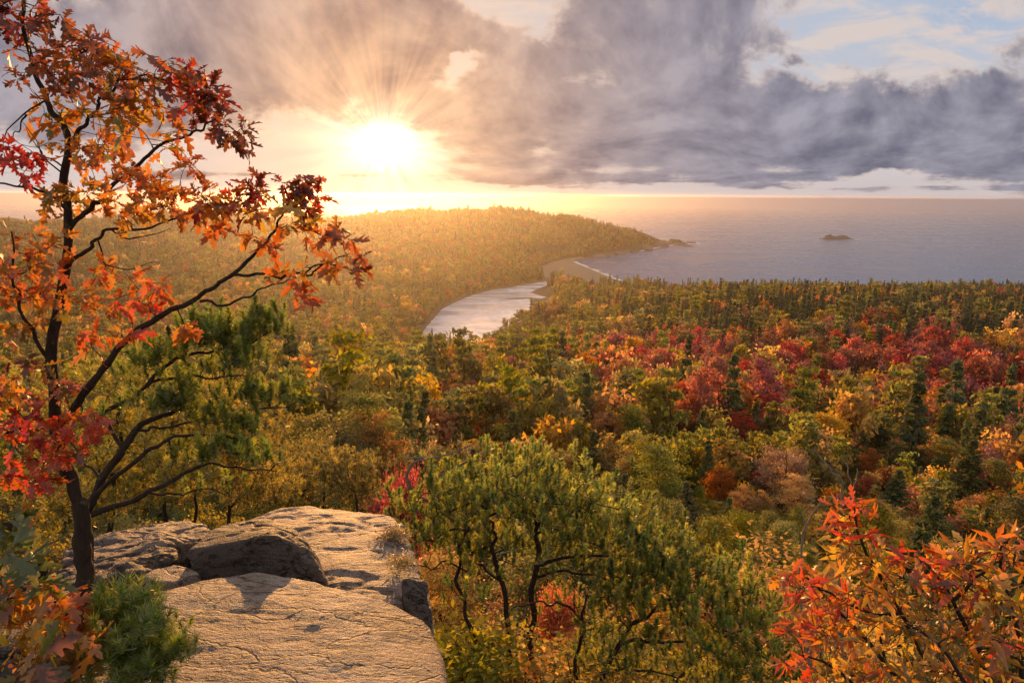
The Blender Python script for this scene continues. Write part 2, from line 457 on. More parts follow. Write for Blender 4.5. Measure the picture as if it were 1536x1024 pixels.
def height(Q, full=False):
    Q = np.asarray(Q, float).reshape(-1, 2)
    r = np.hypot(Q[:, 0], Q[:, 1]); az = np.degrees(np.arctan2(Q[:, 0], Q[:, 1]))
    a = np.clip(np.abs(az), 0, 180) * np.sign(az)
    a = np.clip(a, -60, 60)
    j = np.clip(np.searchsorted(CAZ, a) - 1, 0, len(CAZ) - 2)
    t = (a - CAZ[j]) / (CAZ[j + 1] - CAZ[j]); t = np.clip(t, 0, 1); t = t * t * (3 - 2 * t)
    rr = np.minimum(r, 2999.9)
    ri = np.clip(np.searchsorted(FINE_R, rr, side='right') - 1, 0, len(FINE_R) - 2); f = (rr - FINE_R[ri]) / (FINE_R[ri + 1] - FINE_R[ri])
    h = (FINE_H[j, ri] * (1 - f) + FINE_H[j, ri + 1] * f) * (1 - t) + (FINE_H[j + 1, ri] * (1 - f) + FINE_H[j + 1, ri + 1] * f) * t
    Z = np.zeros(len(Q))
    h = h + fbm(np.stack([Q[:, 0] / 160, Q[:, 1] / 160, Z], 1), 3, 5) * np.clip((r - 150) / 500, 0, 1) * np.clip(h / 30, .15, 1) * 6.0 * (1 + 1.2 * np.clip((r - 1050) / 300, 0, 1))
    h = h + fbm(np.stack([Q[:, 0] / 9, Q[:, 1] / 9, Z], 1), 2, 9) * np.clip(r / 60, 0, 1) * np.clip(h / 12, .05, 1) * 0.7
    back = np.clip((np.abs(az) - 75) / 40, 0, 1) * np.clip(r / 6, 0, 1)
    h = h * (1 - back) + back * np.minimum(148.5, 148.6 - 0.02 * r)
    sea = sdist(Q, LAND); lag = -sdist(Q, LAGOON); sand = sdist(Q, SAND)
    far = Q[:, 1] > 1250
    steep = np.where(far & (sand < -10), 0.55, 0.10)
    h = np.where(r > 250, np.minimum(h, np.where(sea > 0, 0.25 + sea * steep, np.maximum(sea * 0.08, -6))), h)
    near_l = (r > 400) & (r < 1500)
    h = np.where(near_l, np.minimum(h, np.where(lag > 0, 0.35 + lag * 0.16, np.maximum(lag * 0.12, -2.5) - .05)), h)
    h = np.where(sand > -30, np.minimum(h, np.where(sea > 0, 0.15 + sea * 0.035, h)), h)
    return (h, sea, lag, sand) if full else h

def build_terrain():
    az = np.concatenate([np.arange(-180, -46, 3.0), np.arange(-46, 46.01, 0.2), np.arange(48, 180, 3.0)])
    r = np.concatenate([[0.3, 0.8], np.linspace(1.4, 60, 130), np.geomspace(60, 640, 110)[1:], np.arange(646, 2250, 7.0), np.linspace(2270, 3000, 30), [3400, 4000]])
    A, Rr = np.meshgrid(np.radians(az), r)
    Q = np.stack([np.sin(A) * Rr, np.cos(A) * Rr], -1)
    h, sea, lag, sand = height(Q.reshape(-1, 2), True)
    V = np.concatenate([Q.reshape(-1, 2), h[:, None]], 1)
    na, nr = len(az), len(r)
    i = np.arange(nr - 1)[:, None] * na; j = np.arange(na)[None]
    F = np.stack([i + j, i + na + j, i + na + (j + 1) % na, i + (j + 1) % na], -1).reshape(-1, 4)[:, ::-1]
    F = np.vstack([F]);
    shore = np.minimum(np.abs(sea), np.abs(lag))
    soil = np.array([0.075, 0.055, 0.03]); sandc = np.array([0.36, 0.25, 0.16]); rockc = np.array([0.20, 0.145, 0.115]); marsh = np.array([0.26, 0.16, 0.06])
    rr = np.hypot(V[:, 0], V[:, 1])
    C = np.tile(soil, (len(V), 1))
    w = np.clip(1.4 - np.abs(shore) / 14, 0, 1) * (rr > 400); C = C * (1 - w[:, None]) + rockc * w[:, None]
    w = np.clip(sand / 12 + .6, 0, 1); C = C * (1 - w[:, None]) + sandc * w[:, None]
    px, py = project(V); w = ((np.abs(px - 812) < 34) & (np.abs(py - 447) < 22) & (rr > 800)) * 1.0; C = C * (1 - w[:, None]) + marsh * w[:, None]
    m, nt = material('ground')
    pos = node(nt, 'ShaderNodeNewGeometry', out=0)
    n1 = noise(nt, pos, 0.35, 6, 0.6); n2 = noise(nt, pos, 6.0, 4, 0.6)
    c = mix(nt, (n1 * 1.2 + n2 * 0.5 - 0.35).clamp() * 0.75, attr_col(nt), scalecol(nt, attr_col(nt), 0.45))
    out_surf(nt, principled(nt, c, 0.9, bump(nt, n1 + n2 * 0.3, 0.6, 0.3), 0.25))
    is_sand = (sand > -4) & (rr > 500)
    fs = is_sand[F].all(1)
    for nm, sel, lab in (('ground', ~fs, None), ('beach', fs, None)):
        used = np.unique(F[sel]); remap = np.full(len(V), -1); remap[used] = np.arange(len(used))
        o = M().add(V[used], remap[F[sel]], C[used]).obj(nm, m, smooth=True)
        tag(o, kind='structure')
build_terrain()

# ------------------------------------------------------------------ sea, lagoon, surf
def build_water():
    r = np.concatenate([[60], np.geomspace(300, 9000, 60)]); az = np.radians(np.arange(-180, 180, 3.0))
    A, Rr = np.meshgrid(az, r); V = np.stack([np.sin(A) * Rr, np.cos(A) * Rr, 0 * A], -1).reshape(-1, 3)
    na = len(az); i = np.arange(len(r) - 1)[:, None] * na; j = np.arange(na)[None]
    F = np.stack([i + j, i + na + j, i + na + (j + 1) % na, i + (j + 1) % na], -1).reshape(-1, 4)[:, ::-1]
    m, nt = material('sea_water')
    pos = node(nt, 'ShaderNodeNewGeometry', out=0)
    big = noise(nt, node(nt, 'ShaderNodeMapping', Vector=pos, Scale=(1.0, 1.9, 1.0), Rotation=(0, 0, 0.35)), 0.004, 5, 0.6, 0.5)
    swell = noise(nt, node(nt, 'ShaderNodeMapping', Vector=pos, Scale=(0.8, 1.5, 1.0), Rotation=(0, 0, 0.5)), 0.055, 5, 0.66, 0.5)
    chop = noise(nt, node(nt, 'ShaderNodeMapping', Vector=pos, Scale=(0.7, 1.4, 1.0), Rotation=(0, 0, 0.2)), 0.22, 4, 0.65)
    hgt = swell * 3.4 + chop * 1.3
    nrm = bump(nt, hgt, 0.30, 1.0)
    col = mix(nt, big.smooth(0.35, 0.65), (0.022, 0.09, 0.21), (0.06, 0.15, 0.30))
    sh = principled(nt, col, mix(nt, big.smooth(0.3, 0.7), (0.18,) * 3, (0.30,) * 3), nrm, 0.4, IOR=1.33)
    out_surf(nt, sh)
    tag(M().add(V, F).obj('sea', m, smooth=True), kind='structure')
    m2, nt = material('lagoon_water')
    pos = node(nt, 'ShaderNodeNewGeometry', out=0)
    band = noise(nt, node(nt, 'ShaderNodeMapping', Vector=pos, Scale=(0.6, 1.6, 1.0), Rotation=(0, 0, -0.6)), 0.02, 5, 0.6, 0.8)
    rip = noise(nt, pos, 0.9, 3, 0.6)
    col = mix(nt, band.smooth(0.35, 0.62), (0.62, 0.60, 0.61), (0.90, 0.87, 0.87))  # glare of sky and sun on the water painted into the pale base
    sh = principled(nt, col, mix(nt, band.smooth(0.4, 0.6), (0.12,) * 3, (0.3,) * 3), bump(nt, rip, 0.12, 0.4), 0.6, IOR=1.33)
    out_surf(nt, sh)
    c = LAGOON.mean(0); big_p = c + (LAGOON - c) * 1.12
    bm = bmesh.new(); vs = [bm.verts.new((p[0], p[1], 0.2)) for p in big_p]; f = bm.faces.new(vs)
    if f.normal.z < 0: f.normal_flip()
    bmesh.ops.triangulate(bm, faces=bm.faces[:])
    me = bpy.data.meshes.new('lagoon'); bm.to_mesh(me); bm.free(); me.materials.append(m2)
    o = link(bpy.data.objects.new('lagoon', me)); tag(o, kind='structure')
    bar = M(); c = G0(np.array(782.0), np.array(447.5)); a = np.linspace(0, 2 * math.pi, 40, endpoint=False)
    for q, (rr, zz) in enumerate(((1.0, -.3), (.8, .35), (.4, .6))):
        wob = 1 + .35 * vnoise(np.stack([np.cos(a) * 1.7, np.sin(a) * 1.7, 0 * a + 4], 1), 2)
        bar.v.append(np.stack([c[0] + np.cos(a) * 24 * rr * wob, c[1] + np.sin(a) * 9 * rr * wob + np.cos(a) * 6, 0 * a + .2 + zz], 1)); bar.c.append(np.tile((.30, .22, .15), (40, 1))); bar.n += 40
    j = np.arange(40); bar.f[4] = [np.vstack([np.stack([j + 40 * q, (j + 1) % 40 + 40 * q, (j + 1) % 40 + 40 * q + 40, j + 40 * q + 40], 1) for q in (0, 1)])]; bar.f[40] = [80 + j[None]]
    tag(bar.obj('sandbar', bpy.data.materials['ground'], smooth=True), kind='structure')
    # foam along the beach and round the rocks
    m3, nt = material('foam')
    tc = node(nt, 'ShaderNodeNewGeometry', out=0)
    n = noise(nt, tc, 0.25, 6, 0.7)
    d = principled(nt, (0.8, 0.78, 0.77), 0.6)
    tr = node(nt, 'ShaderNodeBsdfTransparent')
    ms = nt.nodes.new('ShaderNodeMixShader'); nt.links.new((n + attr_col(nt) * 0.55).smooth(0.62, 0.80).k, ms.inputs[0])
    nt.links.new(tr.k, ms.inputs[1]); nt.links.new(d.k, ms.inputs[2]); out_surf(nt, S(nt, ms.outputs[0]))
    mm = M()
    def ribbon(line, w_in, w_out, z=0.12, seed=0):
        line = curve_pts(line, 14); T = unit(np.gradient(line, axis=0)); N = np.stack([-T[:, 1], T[:, 0]], 1)
        k = np.arange(len(line)); wob = vnoise(np.stack([k * .35, 0 * k, 0 * k + seed], 1), 3) * .5 + 1
        offs = np.array([-w_in, -w_in * .4, w_out * .3, w_out]); cc = np.array([0, 1, 1, 0])
        V = np.concatenate([np.concatenate([line + N * (o_ * wob)[:, None], np.full((len(line), 1), z + 0.02 * q)], 1) for q, o_ in enumerate(offs)])
        n_ = len(line); F = []
        for q in range(3):
            a = q * n_ + np.arange(n_ - 1); F.append(np.stack([a, a + 1, a + n_ + 1, a + n_], 1))
        mm.add(V, np.vstack(F), np.repeat(cc, n_)[:, None] * np.ones(3))
    beach = xy([860, 868, 886, 905, 922, 940, 960], [392, 396.5, 404, 412, 419, 425, 431])
    ribbon(beach, 9, 12)
    ribbon(xy([1022, 1035, 1050], [366.5, 366, 365]), 9, 12, seed=2)
    ribbon(xy([1205, 1228, 1262, 1290, 1330], [358, 359.5, 360.2, 359, 359.5]), 5, 6, seed=7)
    ribbon(xy([960, 985, 1010], [376.5, 371.5, 367.5]), 5, 4, seed=9)
    tag(mm.obj('surf_foam', m3), kind='stuff')
build_water()

# ------------------------------------------------------------------ haze over the valley and the sea
HAZE_DENSITY = 6.0e-5
def build_haze():
    m, nt = material('haze')
    v = nt.nodes.new('ShaderNodeVolumePrincipled')
    v.inputs['Color'].default_value = (0.97, 0.93, 0.92, 1)
    v.inputs['Density'].default_value = HAZE_DENSITY
    v.inputs['Anisotropy'].default_value = 0.79
    o = nt.nodes.new('ShaderNodeOutputMaterial'); nt.links.new(v.outputs[0], o.inputs[1])
    bm = bmesh.new(); bmesh.ops.create_cube(bm, size=1.0)
    for q in bm.verts:
        q.co.x *= 18400; q.co.y *= 18400; q.co.z = -8.0 if q.co.z < 0 else 158.0
    me = bpy.data.meshes.new('haze'); bm.to_mesh(me); bm.free(); me.materials.append(m)
    tag(link(bpy.data.objects.new('haze', me)), kind='stuff')
build_haze()



# ------------------------------------------------------------------ tree builders
PAL = {  # (main colour, second colour) of the leaves
    'spruce': ((0.095, 0.125, 0.026), (0.18, 0.18, 0.032)),
    'fir': ((0.050, 0.074, 0.020), (0.095, 0.102, 0.024)),
    'pine': ((0.18, 0.195, 0.024), (0.32, 0.28, 0.030)),
    'olive': ((0.25, 0.205, 0.026), (0.38, 0.27, 0.030)),
    'gold': ((0.46, 0.25, 0.030), (0.56, 0.34, 0.045)),
    'orange': ((0.48, 0.135, 0.018), (0.52, 0.22, 0.03)),
    'russet': ((0.34, 0.135, 0.028), (0.42, 0.20, 0.035)),
    'red': ((0.40, 0.062, 0.040), (0.43, 0.12, 0.060)),
    'crimson': ((0.36, 0.016, 0.020), (0.44, 0.035, 0.022)),
    'tan': ((0.50, 0.30, 0.10), (0.56, 0.38, 0.15)),
    'bare': ((0.30, 0.15, 0.13), (0.34, 0.13, 0.09)),
}
def quads(m, C, N, size, col, rng, aspect=1.0, bend=0.25):
    """small leaf faces: diamonds about C with normals N"""
    n = len(C)
    A = unit(np.cross(N, rng.normal(size=(n, 3)))); B = np.cross(N, A)
    s = np.asarray(size).reshape(-1, 1) * np.ones((n, 1))
    V = np.stack([C - A * s * aspect, C - B * s * .55 + N * s * bend * .4, C + A * s * aspect, C + B * s * .55 + N * s * bend * .4], 1)
    F = np.arange(n * 4).reshape(n, 4)
    m.add(V.reshape(-1, 3), F, np.repeat(col, 4, 0))
def pick(rng, pal, n, spread=0.18):
    a, b = np.array(pal[0]), np.array(pal[1]); t = rng.random((n, 1))
    return np.clip((a + (b - a) * t) * (1 + rng.normal(size=(n, 1)) * spread), .004, .9)

def broad_tree(seed, kind, h, w, n_cl, n_leaf, ls, bare=0.28, flat=0.75, sides=5, density=1.0, clump=(.045, .105)):
    """trunk with limbs and a crown of leaf clumps carried by the limbs: returns (wood, crown)"""
    rng = np.random.default_rng(seed); wood, crown = M(), M()
    lean = rng.normal(size=2) * .05 * h
    top = np.array([lean[0], lean[1], h * .86])
    trunk = curve_pts([[0, 0, -1.2], [0, 0, 0], [lean[0] * .3 + rng.normal() * .02 * h, lean[1] * .3, h * .35], [lean[0] * .7, lean[1] * .7 + rng.normal() * .02 * h, h * .62], top], 4)
    r0 = h * .016 + .03
    tube(wood, trunk, r0, r0 * .15, sides, (1, 1, 1))
    cz0, cz1 = h * bare, h
    cc = np.array([lean[0] * .7, lean[1] * .7, (cz0 + cz1) / 2]); rad = np.array([w / 2, w / 2, (cz1 - cz0) / 2])
    lobes = unit(rng.normal(size=(13, 3))); la = rng.uniform(.42, 1.14, 13)
    d = unit(rng.normal(size=(n_cl * 3, 3))); d[:, 2] += .12; d = unit(d)
    k = np.argmax(d @ lobes.T, 1); rr = la[k] * rng.uniform(.35, 1, len(d)) ** .5
    c = cc + d * rr[:, None] * rad
    keep = c[:, 2] > cz0 * .9; c = c[keep][:n_cl]; d = d[keep][:n_cl]
    nl = max(6, n_cl // 6)
    for q in range(nl):
        e = c[q]; t = np.clip((e[2] - h * .18) / h * .75, .12, .8); i = int(t * (len(trunk) - 1)); b = trunk[i]
        mid = b * .5 + e * .5 + np.array([0, 0, -.03 * h]) + rng.normal(size=3) * .02 * h
        tube(wood, curve_pts([b, mid, e], 3), r0 * .38, r0 * .06, 4, (1, 1, 1))
    ncl = len(c); cs = w * rng.uniform(*clump, ncl)
    tot = int(n_leaf * density)
    L = c[:, None] + rng.normal(size=(ncl, tot, 3)) * cs[:, None, None] * np.array([1.15, 1.15, flat])
    out = unit(L - cc)
    N = unit(out * .7 + rng.normal(size=L.shape) * .8 + np.array([0, 0, .35]))
    base = pick(rng, PAL[kind], ncl, .30)
    colr = np.repeat(base[:, None], tot, 1) * (1 + rng.normal(size=(ncl, tot, 1)) * .14)
    quads(crown, L.reshape(-1, 3), N.reshape(-1, 3), ls * rng.uniform(.7, 1.3, ncl * tot), np.clip(colr, .003, .9).reshape(-1, 3), rng)
    return wood, crown
def conifer(seed, kind, h, w, levels, nb, n_card, ls, start=0.10, ragged=0.25, sides=5):
    rng = np.random.default_rng(seed); wood, crown = M(), M()
    trunk = curve_pts([[0, 0, -1.2], [0, 0, 0], [rng.normal() * .012 * h, rng.normal() * .012 * h, h * .5], [0, 0, h * .985]], 4)
    r0 = h * .013 + .03; tube(wood, trunk, r0, .01, sides, (1, 1, 1))
    Ls, Ns, Cs, Ss = [], [], [], []
    for q in range(levels):
        t = (q + rng.uniform(0, .8)) / levels; z = h * (start + (1 - start) * t)
        prof = (1 - t) ** .85 * (0.55 + .45 * min(1, (t + .05) / .22))
        n = max(3, int(nb * (0.45 + .55 * (1 - t)))); a0 = rng.random() * 6.28
        for b in range(n):
            if rng.random() < ragged * .35: continue
            ln = w / 2 * prof * rng.uniform(1 - ragged, 1.08) + .06 * w * (1 - t) + .05
            a = a0 + b / n * 6.283 + rng.normal() * .25; hd = np.array([math.cos(a), math.sin(a), 0])
            s = np.linspace(.12, 1, n_card) ** .8
            droop = (-.30 + .42 * t)
            pts = np.array([0, 0, z]) + hd * (ln * s)[:, None] + np.array([0, 0, 1.0]) * (ln * (droop * s + .22 * s * s))[:, None]
            if b % 2 == 0 and ln > .5: tube(wood, pts[[0, n_card // 2, -1]], r0 * .16, .008, 3, (1, 1, 1))
            side = np.array([-hd[1], hd[0], 0])
            for sg in (-1, 0, 1):
                off = side * sg * (ls * .75 * (1.05 - s * .55))[:, None]
                Ls.append(pts + off + rng.normal(size=pts.shape) * ls * .22 + np.array([0, 0, -.12 * ls * abs(sg)]))
                Ns.append(unit(np.array([0, 0, 1.0]) + hd * .35 + side * sg * .5 + rng.normal(size=pts.shape) * .45))
                cb = pick(rng, PAL[kind], 1, .16); Cs.append(np.repeat(cb, len(pts), 0) * (1 + rng.normal(size=(len(pts), 1)) * .15)); Ss.append(ls * rng.uniform(.6, 1.15, len(pts)) * (1.05 - .35 * s))
    zt = np.linspace(.9, 1.0, 8)[:, None] * np.array([0, 0, h]) + rng.normal(size=(8, 3)) * .03
    Ls.append(zt); Ns.append(unit(rng.normal(size=(8, 3)))); Cs.append(pick(rng, PAL[kind], 8)); Ss.append(np.full(8, ls * .5))
    quads(crown, np.concatenate(Ls), np.concatenate(Ns), np.concatenate(Ss), np.clip(np.concatenate(Cs), .003, .9), rng, aspect=1.15)
    return wood, crown
def pine_tree(seed, kind, h, w, n_cl, n_leaf, ls, sides=5):
    """open pine: flat pads of needles on level limbs"""
    rng = np.random.default_rng(seed); wood, crown = M(), M()
    trunk = curve_pts([[0, 0, -1.2], [0, 0, 0], [rng.normal() * .03 * h, rng.normal() * .03 * h, h * .5], [rng.normal() * .04 * h, rng.normal() * .04 * h, h * .95]], 4)
    r0 = h * .015 + .03; tube(wood, trunk, r0, .02, sides, (1, 1, 1))
    for q in range(n_cl):
        t = (q + rng.random()) / n_cl; t = .25 + .75 * t; i = min(len(trunk) - 1, int((t * .93 + .06) * len(trunk))); b = trunk[i]
        a = q * 2.4 + rng.normal() * .4; ln = w / 2 * (1.12 - t) ** .55 * rng.uniform(.5, 1.05)
        e = b + np.array([math.cos(a) * ln, math.sin(a) * ln, ln * rng.uniform(.05, .35)])
        tube(wood, curve_pts([b, b * .5 + e * .5 + np.array([0, 0, -.05 * ln]), e], 3), r0 * .3, .012, 3, (1, 1, 1))
        base = pick(rng, PAL[kind], 1, .2)
        for s in (.55, .82, 1.0):
            n = n_leaf // 3; c = b + (e - b) * s; sc = w * .085 * (.75 + .35 * rng.random())
            L = c + rng.normal(size=(n, 3)) * sc * np.array([1.2, 1.2, .42])
            N = unit(rng.normal(size=(n, 3)) * .6 + np.array([0, 0, .8]))
            quads(crown, L, N, ls * rng.uniform(.6, 1.2, n), np.clip(base * (1 + rng.normal(size=(n, 1)) * .2), .003, .9), rng, aspect=1.25, bend=.6)
    return wood, crown
def bare_tree(seed, kind, h, w, n_tw, n_leaf, ls, sides=4):
    rng = np.random.default_rng(seed); wood, crown = M(), M()
    r0 = h * .012 + .03; trunk = curve_pts([[0, 0, -1], [0, 0, 0], [rng.normal() * .03 * h, 0, h * .5], [rng.normal() * .05 * h, rng.normal() * .05 * h, h * .9]], 4)
    tube(wood, trunk, r0, .015, sides, (1, 1, 1)); L = []
    for q in range(n_tw):
        i = rng.integers(int(len(trunk) * .3), len(trunk)); b = trunk[i]; a = q * 2.4
        ln = w * .5 * rng.uniform(.5, 1.1) * (1.25 - i / len(trunk)); e = b + np.array([math.cos(a) * ln, math.sin(a) * ln, ln * rng.uniform(.5, 1.3)])
        tube(wood, curve_pts([b, b * .5 + e * .5 + rng.normal(size=3) * .04 * h, e], 3), r0 * .28, .012, 3, (1, 1, 1))
        for k in range(4):
            u = rng.uniform(.4, 1); c = b + (e - b) * u; e2 = c + rng.normal(size=3) * ln * .28 + np.array([0, 0, .22 * ln])
            tube(wood, np.array([c, e2]), r0 * .12, .008, 3, (1, 1, 1))
            L.append(c + (e2 - c) * rng.random((n_leaf, 1)) + rng.normal(size=(n_leaf, 3)) * .07 * w)
    L = np.concatenate(L); n = len(L)
    quads(crown, L, unit(rng.normal(size=(n, 3))), ls * rng.uniform(.6, 1.2, n), pick(rng, PAL[kind], n, .25), rng)
    return wood, crown

# ------------------------------------------------------------------ far forest: one mass of instanced trees
FAR = []          # (kind, mesh)
def far_proto(kind, wood, crown):
    m = M()
    i0 = 0
    for src, c in ((wood, None), (crown, 1)):
        off = m.n
        for V, Cc in zip(src.v, src.c): m.v.append(V); m.c.append(Cc if c else np.tile((.05, .035, .025), (len(V), 1))); m.n += len(V)
        for k, fl in src.f.items():
            for F in fl: m.f.setdefault(k, []).append(F + off)
    me = m.mesh('forest_' + kind, MAT['foliage'])
    o = bpy.data.objects.new('forest_%02d_%s' % (len(FAR), kind), me); FAR.append((kind, o))
for s in (1, 2, 3): far_proto('spruce', *conifer(s, 'spruce', 1.0 * 11, 4.2, 14, 8, 5, .50))
for s in (4, 5): far_proto('pine', *pine_tree(s, 'pine', 11, 6.5, 22, 42, .42))
for k in ('olive', 'gold', 'orange', 'russet', 'red'):
    for s in (6, 7): far_proto(k, *broad_tree(s + len(FAR), k, 10, 7.5, 34, 26, .42))
far_proto('crimson', *broad_tree(31, 'crimson', 10, 7, 34, 26, .42))
for s in (8, 9): far_proto('bare', *bare_tree(s, 'bare', 9.5, 6.5, 14, 9, .26))
for s in (13, 14): far_proto('fir', *conifer(s, 'fir', 11, 4.4, 14, 8, 5, .50))
IDX = {}
for i, (k, o) in enumerate(FAR): IDX.setdefault(k, []).append(i)

KINDS = ['spruce', 'pine', 'olive', 'gold', 'orange', 'russet', 'red', 'crimson', 'bare', 'fir']
def mixture(px, py, r, Q):
    """share of each kind of tree by where it grows"""
    n = len(px)
    def sm(x, a, b):
        t = np.clip((x - a) / (b - a), 0, 1)
        return t * t * (3 - 2 * t)
    patch = fbm(np.stack([Q[:, 0] / 55, Q[:, 1] / 55, 0 * r], 1), 3, 21); patch2 = fbm(np.stack([Q[:, 0] / 40, Q[:, 1] / 40, 0 * r + 9], 1), 2, 33)
    #                 spruce pine olive gold orange russet red crimson bare fir
    head = np.array([.14, .16, .32, .05, .02, .24, 0, 0, .01, .08])
    headr = np.array([.22, .12, .14, 0, 0, .12, 0, 0, 0, .42])
    ridge = np.array([.16, .12, .11, .005, .015, .08, .01, .005, .005, .48])
    ridgel = np.array([.18, .16, .28, .05, .06, .17, .01, 0, .01, .10])
    belt = np.array([.02, .03, .06, .06, .08, .07, .42, .06, .22, 0])
    mid = np.array([.17, .18, .23, .11, .15, .05, .10, 0, .01, 0])
    slope = np.array([.34, .34, .16, .07, .045, .02, .015, .01, .02, 0])
    left = np.array([.14, .24, .40, .10, .05, .06, .005, 0, .005, 0])
    right = sm(px, 760, 980); y1 = 532 + np.clip(px - 1100, -200, 400) * .01
    W0 = head[None] * (1 - sm(px, 830, 960))[:, None] + headr[None] * sm(px, 830, 960)[:, None]
    far_r = ridgel[None] * (1 - sm(px, 900, 1150))[:, None] + ridge[None] * sm(px, 900, 1150)[:, None]
    b = sm(py + patch * 22, y1 - 25, y1 + 25); s = sm(py + patch2 * 25, 650 + np.clip(px - 900, 0, 500) * .05, 695 + np.clip(px - 900, 0, 500) * .06)
    Rr = far_r * (1 - b)[:, None] + (belt[None] * (1 - s)[:, None] + slope[None] * s[:, None]) * b[:, None]
    bl = sm(py + patch * 25, 520, 560); sl = sm(py + patch2 * 25, 610, 660)
    Ll = left[None] * (1 - bl)[:, None] + (mid[None] * (1 - sl)[:, None] + slope[None] * sl[:, None]) * bl[:, None]
    lf = sm(px, 420, 620); Ll = Ll * lf[:, None] + left[None] * (1 - lf)[:, None]
    Wt = Rr * right[:, None] + Ll * (1 - right)[:, None]
    f = sm(r, 950, 1080) * (Q[:, 0] < 400); Wt = Wt * (1 - f)[:, None] + W0 * f[:, None]
    p3 = np.stack([fbm(np.stack([Q[:, 0] / 48, Q[:, 1] / 48, 0 * r + 3 * k], 1), 3, 50 + k) for k in range(10)], 1)
    Wt = Wt ** 1.15 * np.exp(p3 * (2.2 - 1.3 * b * (1 - s) * right)[:, None])
    return Wt / Wt.sum(1, keepdims=True)
rngF = np.random.default_rng(77)
def scatter_forest():
    out = []
    for r0, r1, sp in ((24, 150, 4.5), (150, 420, 6.9), (420, 1000, 7.6), (1000, 2150, 8.0)):
        xs = np.arange(-r1 * .82, r1 * .82, sp); ys = np.arange(0, r1, sp)
        X, Y = np.meshgrid(xs, ys); Q = np.stack([X.ravel(), Y.ravel()], 1) + rngF.uniform(-.48, .48, (X.size, 2)) * sp
        r = np.hypot(Q[:, 0], Q[:, 1]); az = np.degrees(np.arctan2(Q[:, 0], Q[:, 1]))
        Q = Q[(r >= r0) & (r < r1) & (np.abs(az) < 43)]
        h, sea, lag, sand = height(Q, True)
        gap = vnoise(np.stack([Q[:, 0] / 14, Q[:, 1] / 14, 0 * h], 1), 8)
        ok = (sea > np.where(Q[:, 1] > 1250, 12, 7)) & (lag > 5) & (sand < -4) & (h > .7) & (gap > -.82)
        px, py = project(np.concatenate([Q, h[:, None]], 1))
        ok &= ~((np.abs(px - 808) < 26) & (np.abs(py - 446) < 16))
        out.append(np.concatenate([Q[ok], h[ok][:, None]], 1))
    return np.concatenate(out)
FP = scatter_forest()
fr = np.hypot(FP[:, 0], FP[:, 1]); fpx, fpy = project(FP)
fw = mixture(fpx, fpy, fr, FP[:, :2]); cum = fw.cumsum(1)
fkind = (rngF.random((len(FP), 1)) > cum).sum(1).clip(0, 9)
low_ = (fr < 48) & (fkind >= 6) & (fkind < 9); fkind[low_] = np.where(rngF.random(low_.sum()) < .5, 2, 3)
fsc = rngF.uniform(.58, 1.32, len(FP)) * np.where(fr < 70, .9, np.where(fr < 150, 1.25, np.where(fr < 420, 1.35, 1.5)))
fsc *= np.where(fkind <= 1, 1.12, 1.0) * np.where((fr > 820) & (FP[:, 0] > 60), .72, 1.0) * np.where((fr > 430) & (fr < 760) & (fpx > 590) & (fpx < 860), .62, 1.0)

def forest_object(name, pts, idx, rot, scl, protos, label=None):
    me = bpy.data.meshes.new(name); me.vertices.add(len(pts)); me.vertices.foreach_set('co', pts.astype(np.float32).ravel())
    a = me.attributes.new('pick', 'INT', 'POINT'); a.data.foreach_set('value', idx.astype(np.int32))
    a = me.attributes.new('turn', 'FLOAT_VECTOR', 'POINT'); a.data.foreach_set('vector', rot.astype(np.float32).ravel())
    a = me.attributes.new('size', 'FLOAT_VECTOR', 'POINT'); a.data.foreach_set('vector', scl.astype(np.float32).ravel())
    o = link(bpy.data.objects.new(name, me)); tag(o, label, None, None, 'stuff')
    lib = bpy.data.collections.new(name + '_kinds')
    for p in protos: lib.objects.link(p)
    ng = bpy.data.node_groups.new(name, 'GeometryNodeTree')
    ng.interface.new_socket('Geometry', in_out='INPUT', socket_type='NodeSocketGeometry'); ng.interface.new_socket('Geometry', in_out='OUTPUT', socket_type='NodeSocketGeometry')
    gi = ng.nodes.new('NodeGroupInput'); go = ng.nodes.new('NodeGroupOutput')
    ci = ng.nodes.new('GeometryNodeCollectionInfo'); ci.inputs[0].default_value = lib; ci.inputs[1].default_value = True; ci.inputs[2].default_value = True
    ip = ng.nodes.new('GeometryNodeInstanceOnPoints')
    def named(nm, ty):
        n = ng.nodes.new('GeometryNodeInputNamedAttribute'); n.data_type = ty; n.inputs[0].default_value = nm; return n.outputs[0]
    L = ng.links.new
    L(gi.outputs[0], ip.inputs['Points']); L(ci.outputs[0], ip.inputs['Instance']); ip.inputs['Pick Instance'].default_value = True
    L(named('pick', 'INT'), ip.inputs['Instance Index'])
    e2r = ng.nodes.new('FunctionNodeEulerToRotation'); L(named('turn', 'FLOAT_VECTOR'), e2r.inputs[0]); L(e2r.outputs[0], ip.inputs['Rotation'])
    L(named('size', 'FLOAT_VECTOR'), ip.inputs['Scale'])
    L(ip.outputs[0], go.inputs[0])
    md = o.modifiers.new('trees', 'NODES'); md.node_group = ng
    return o

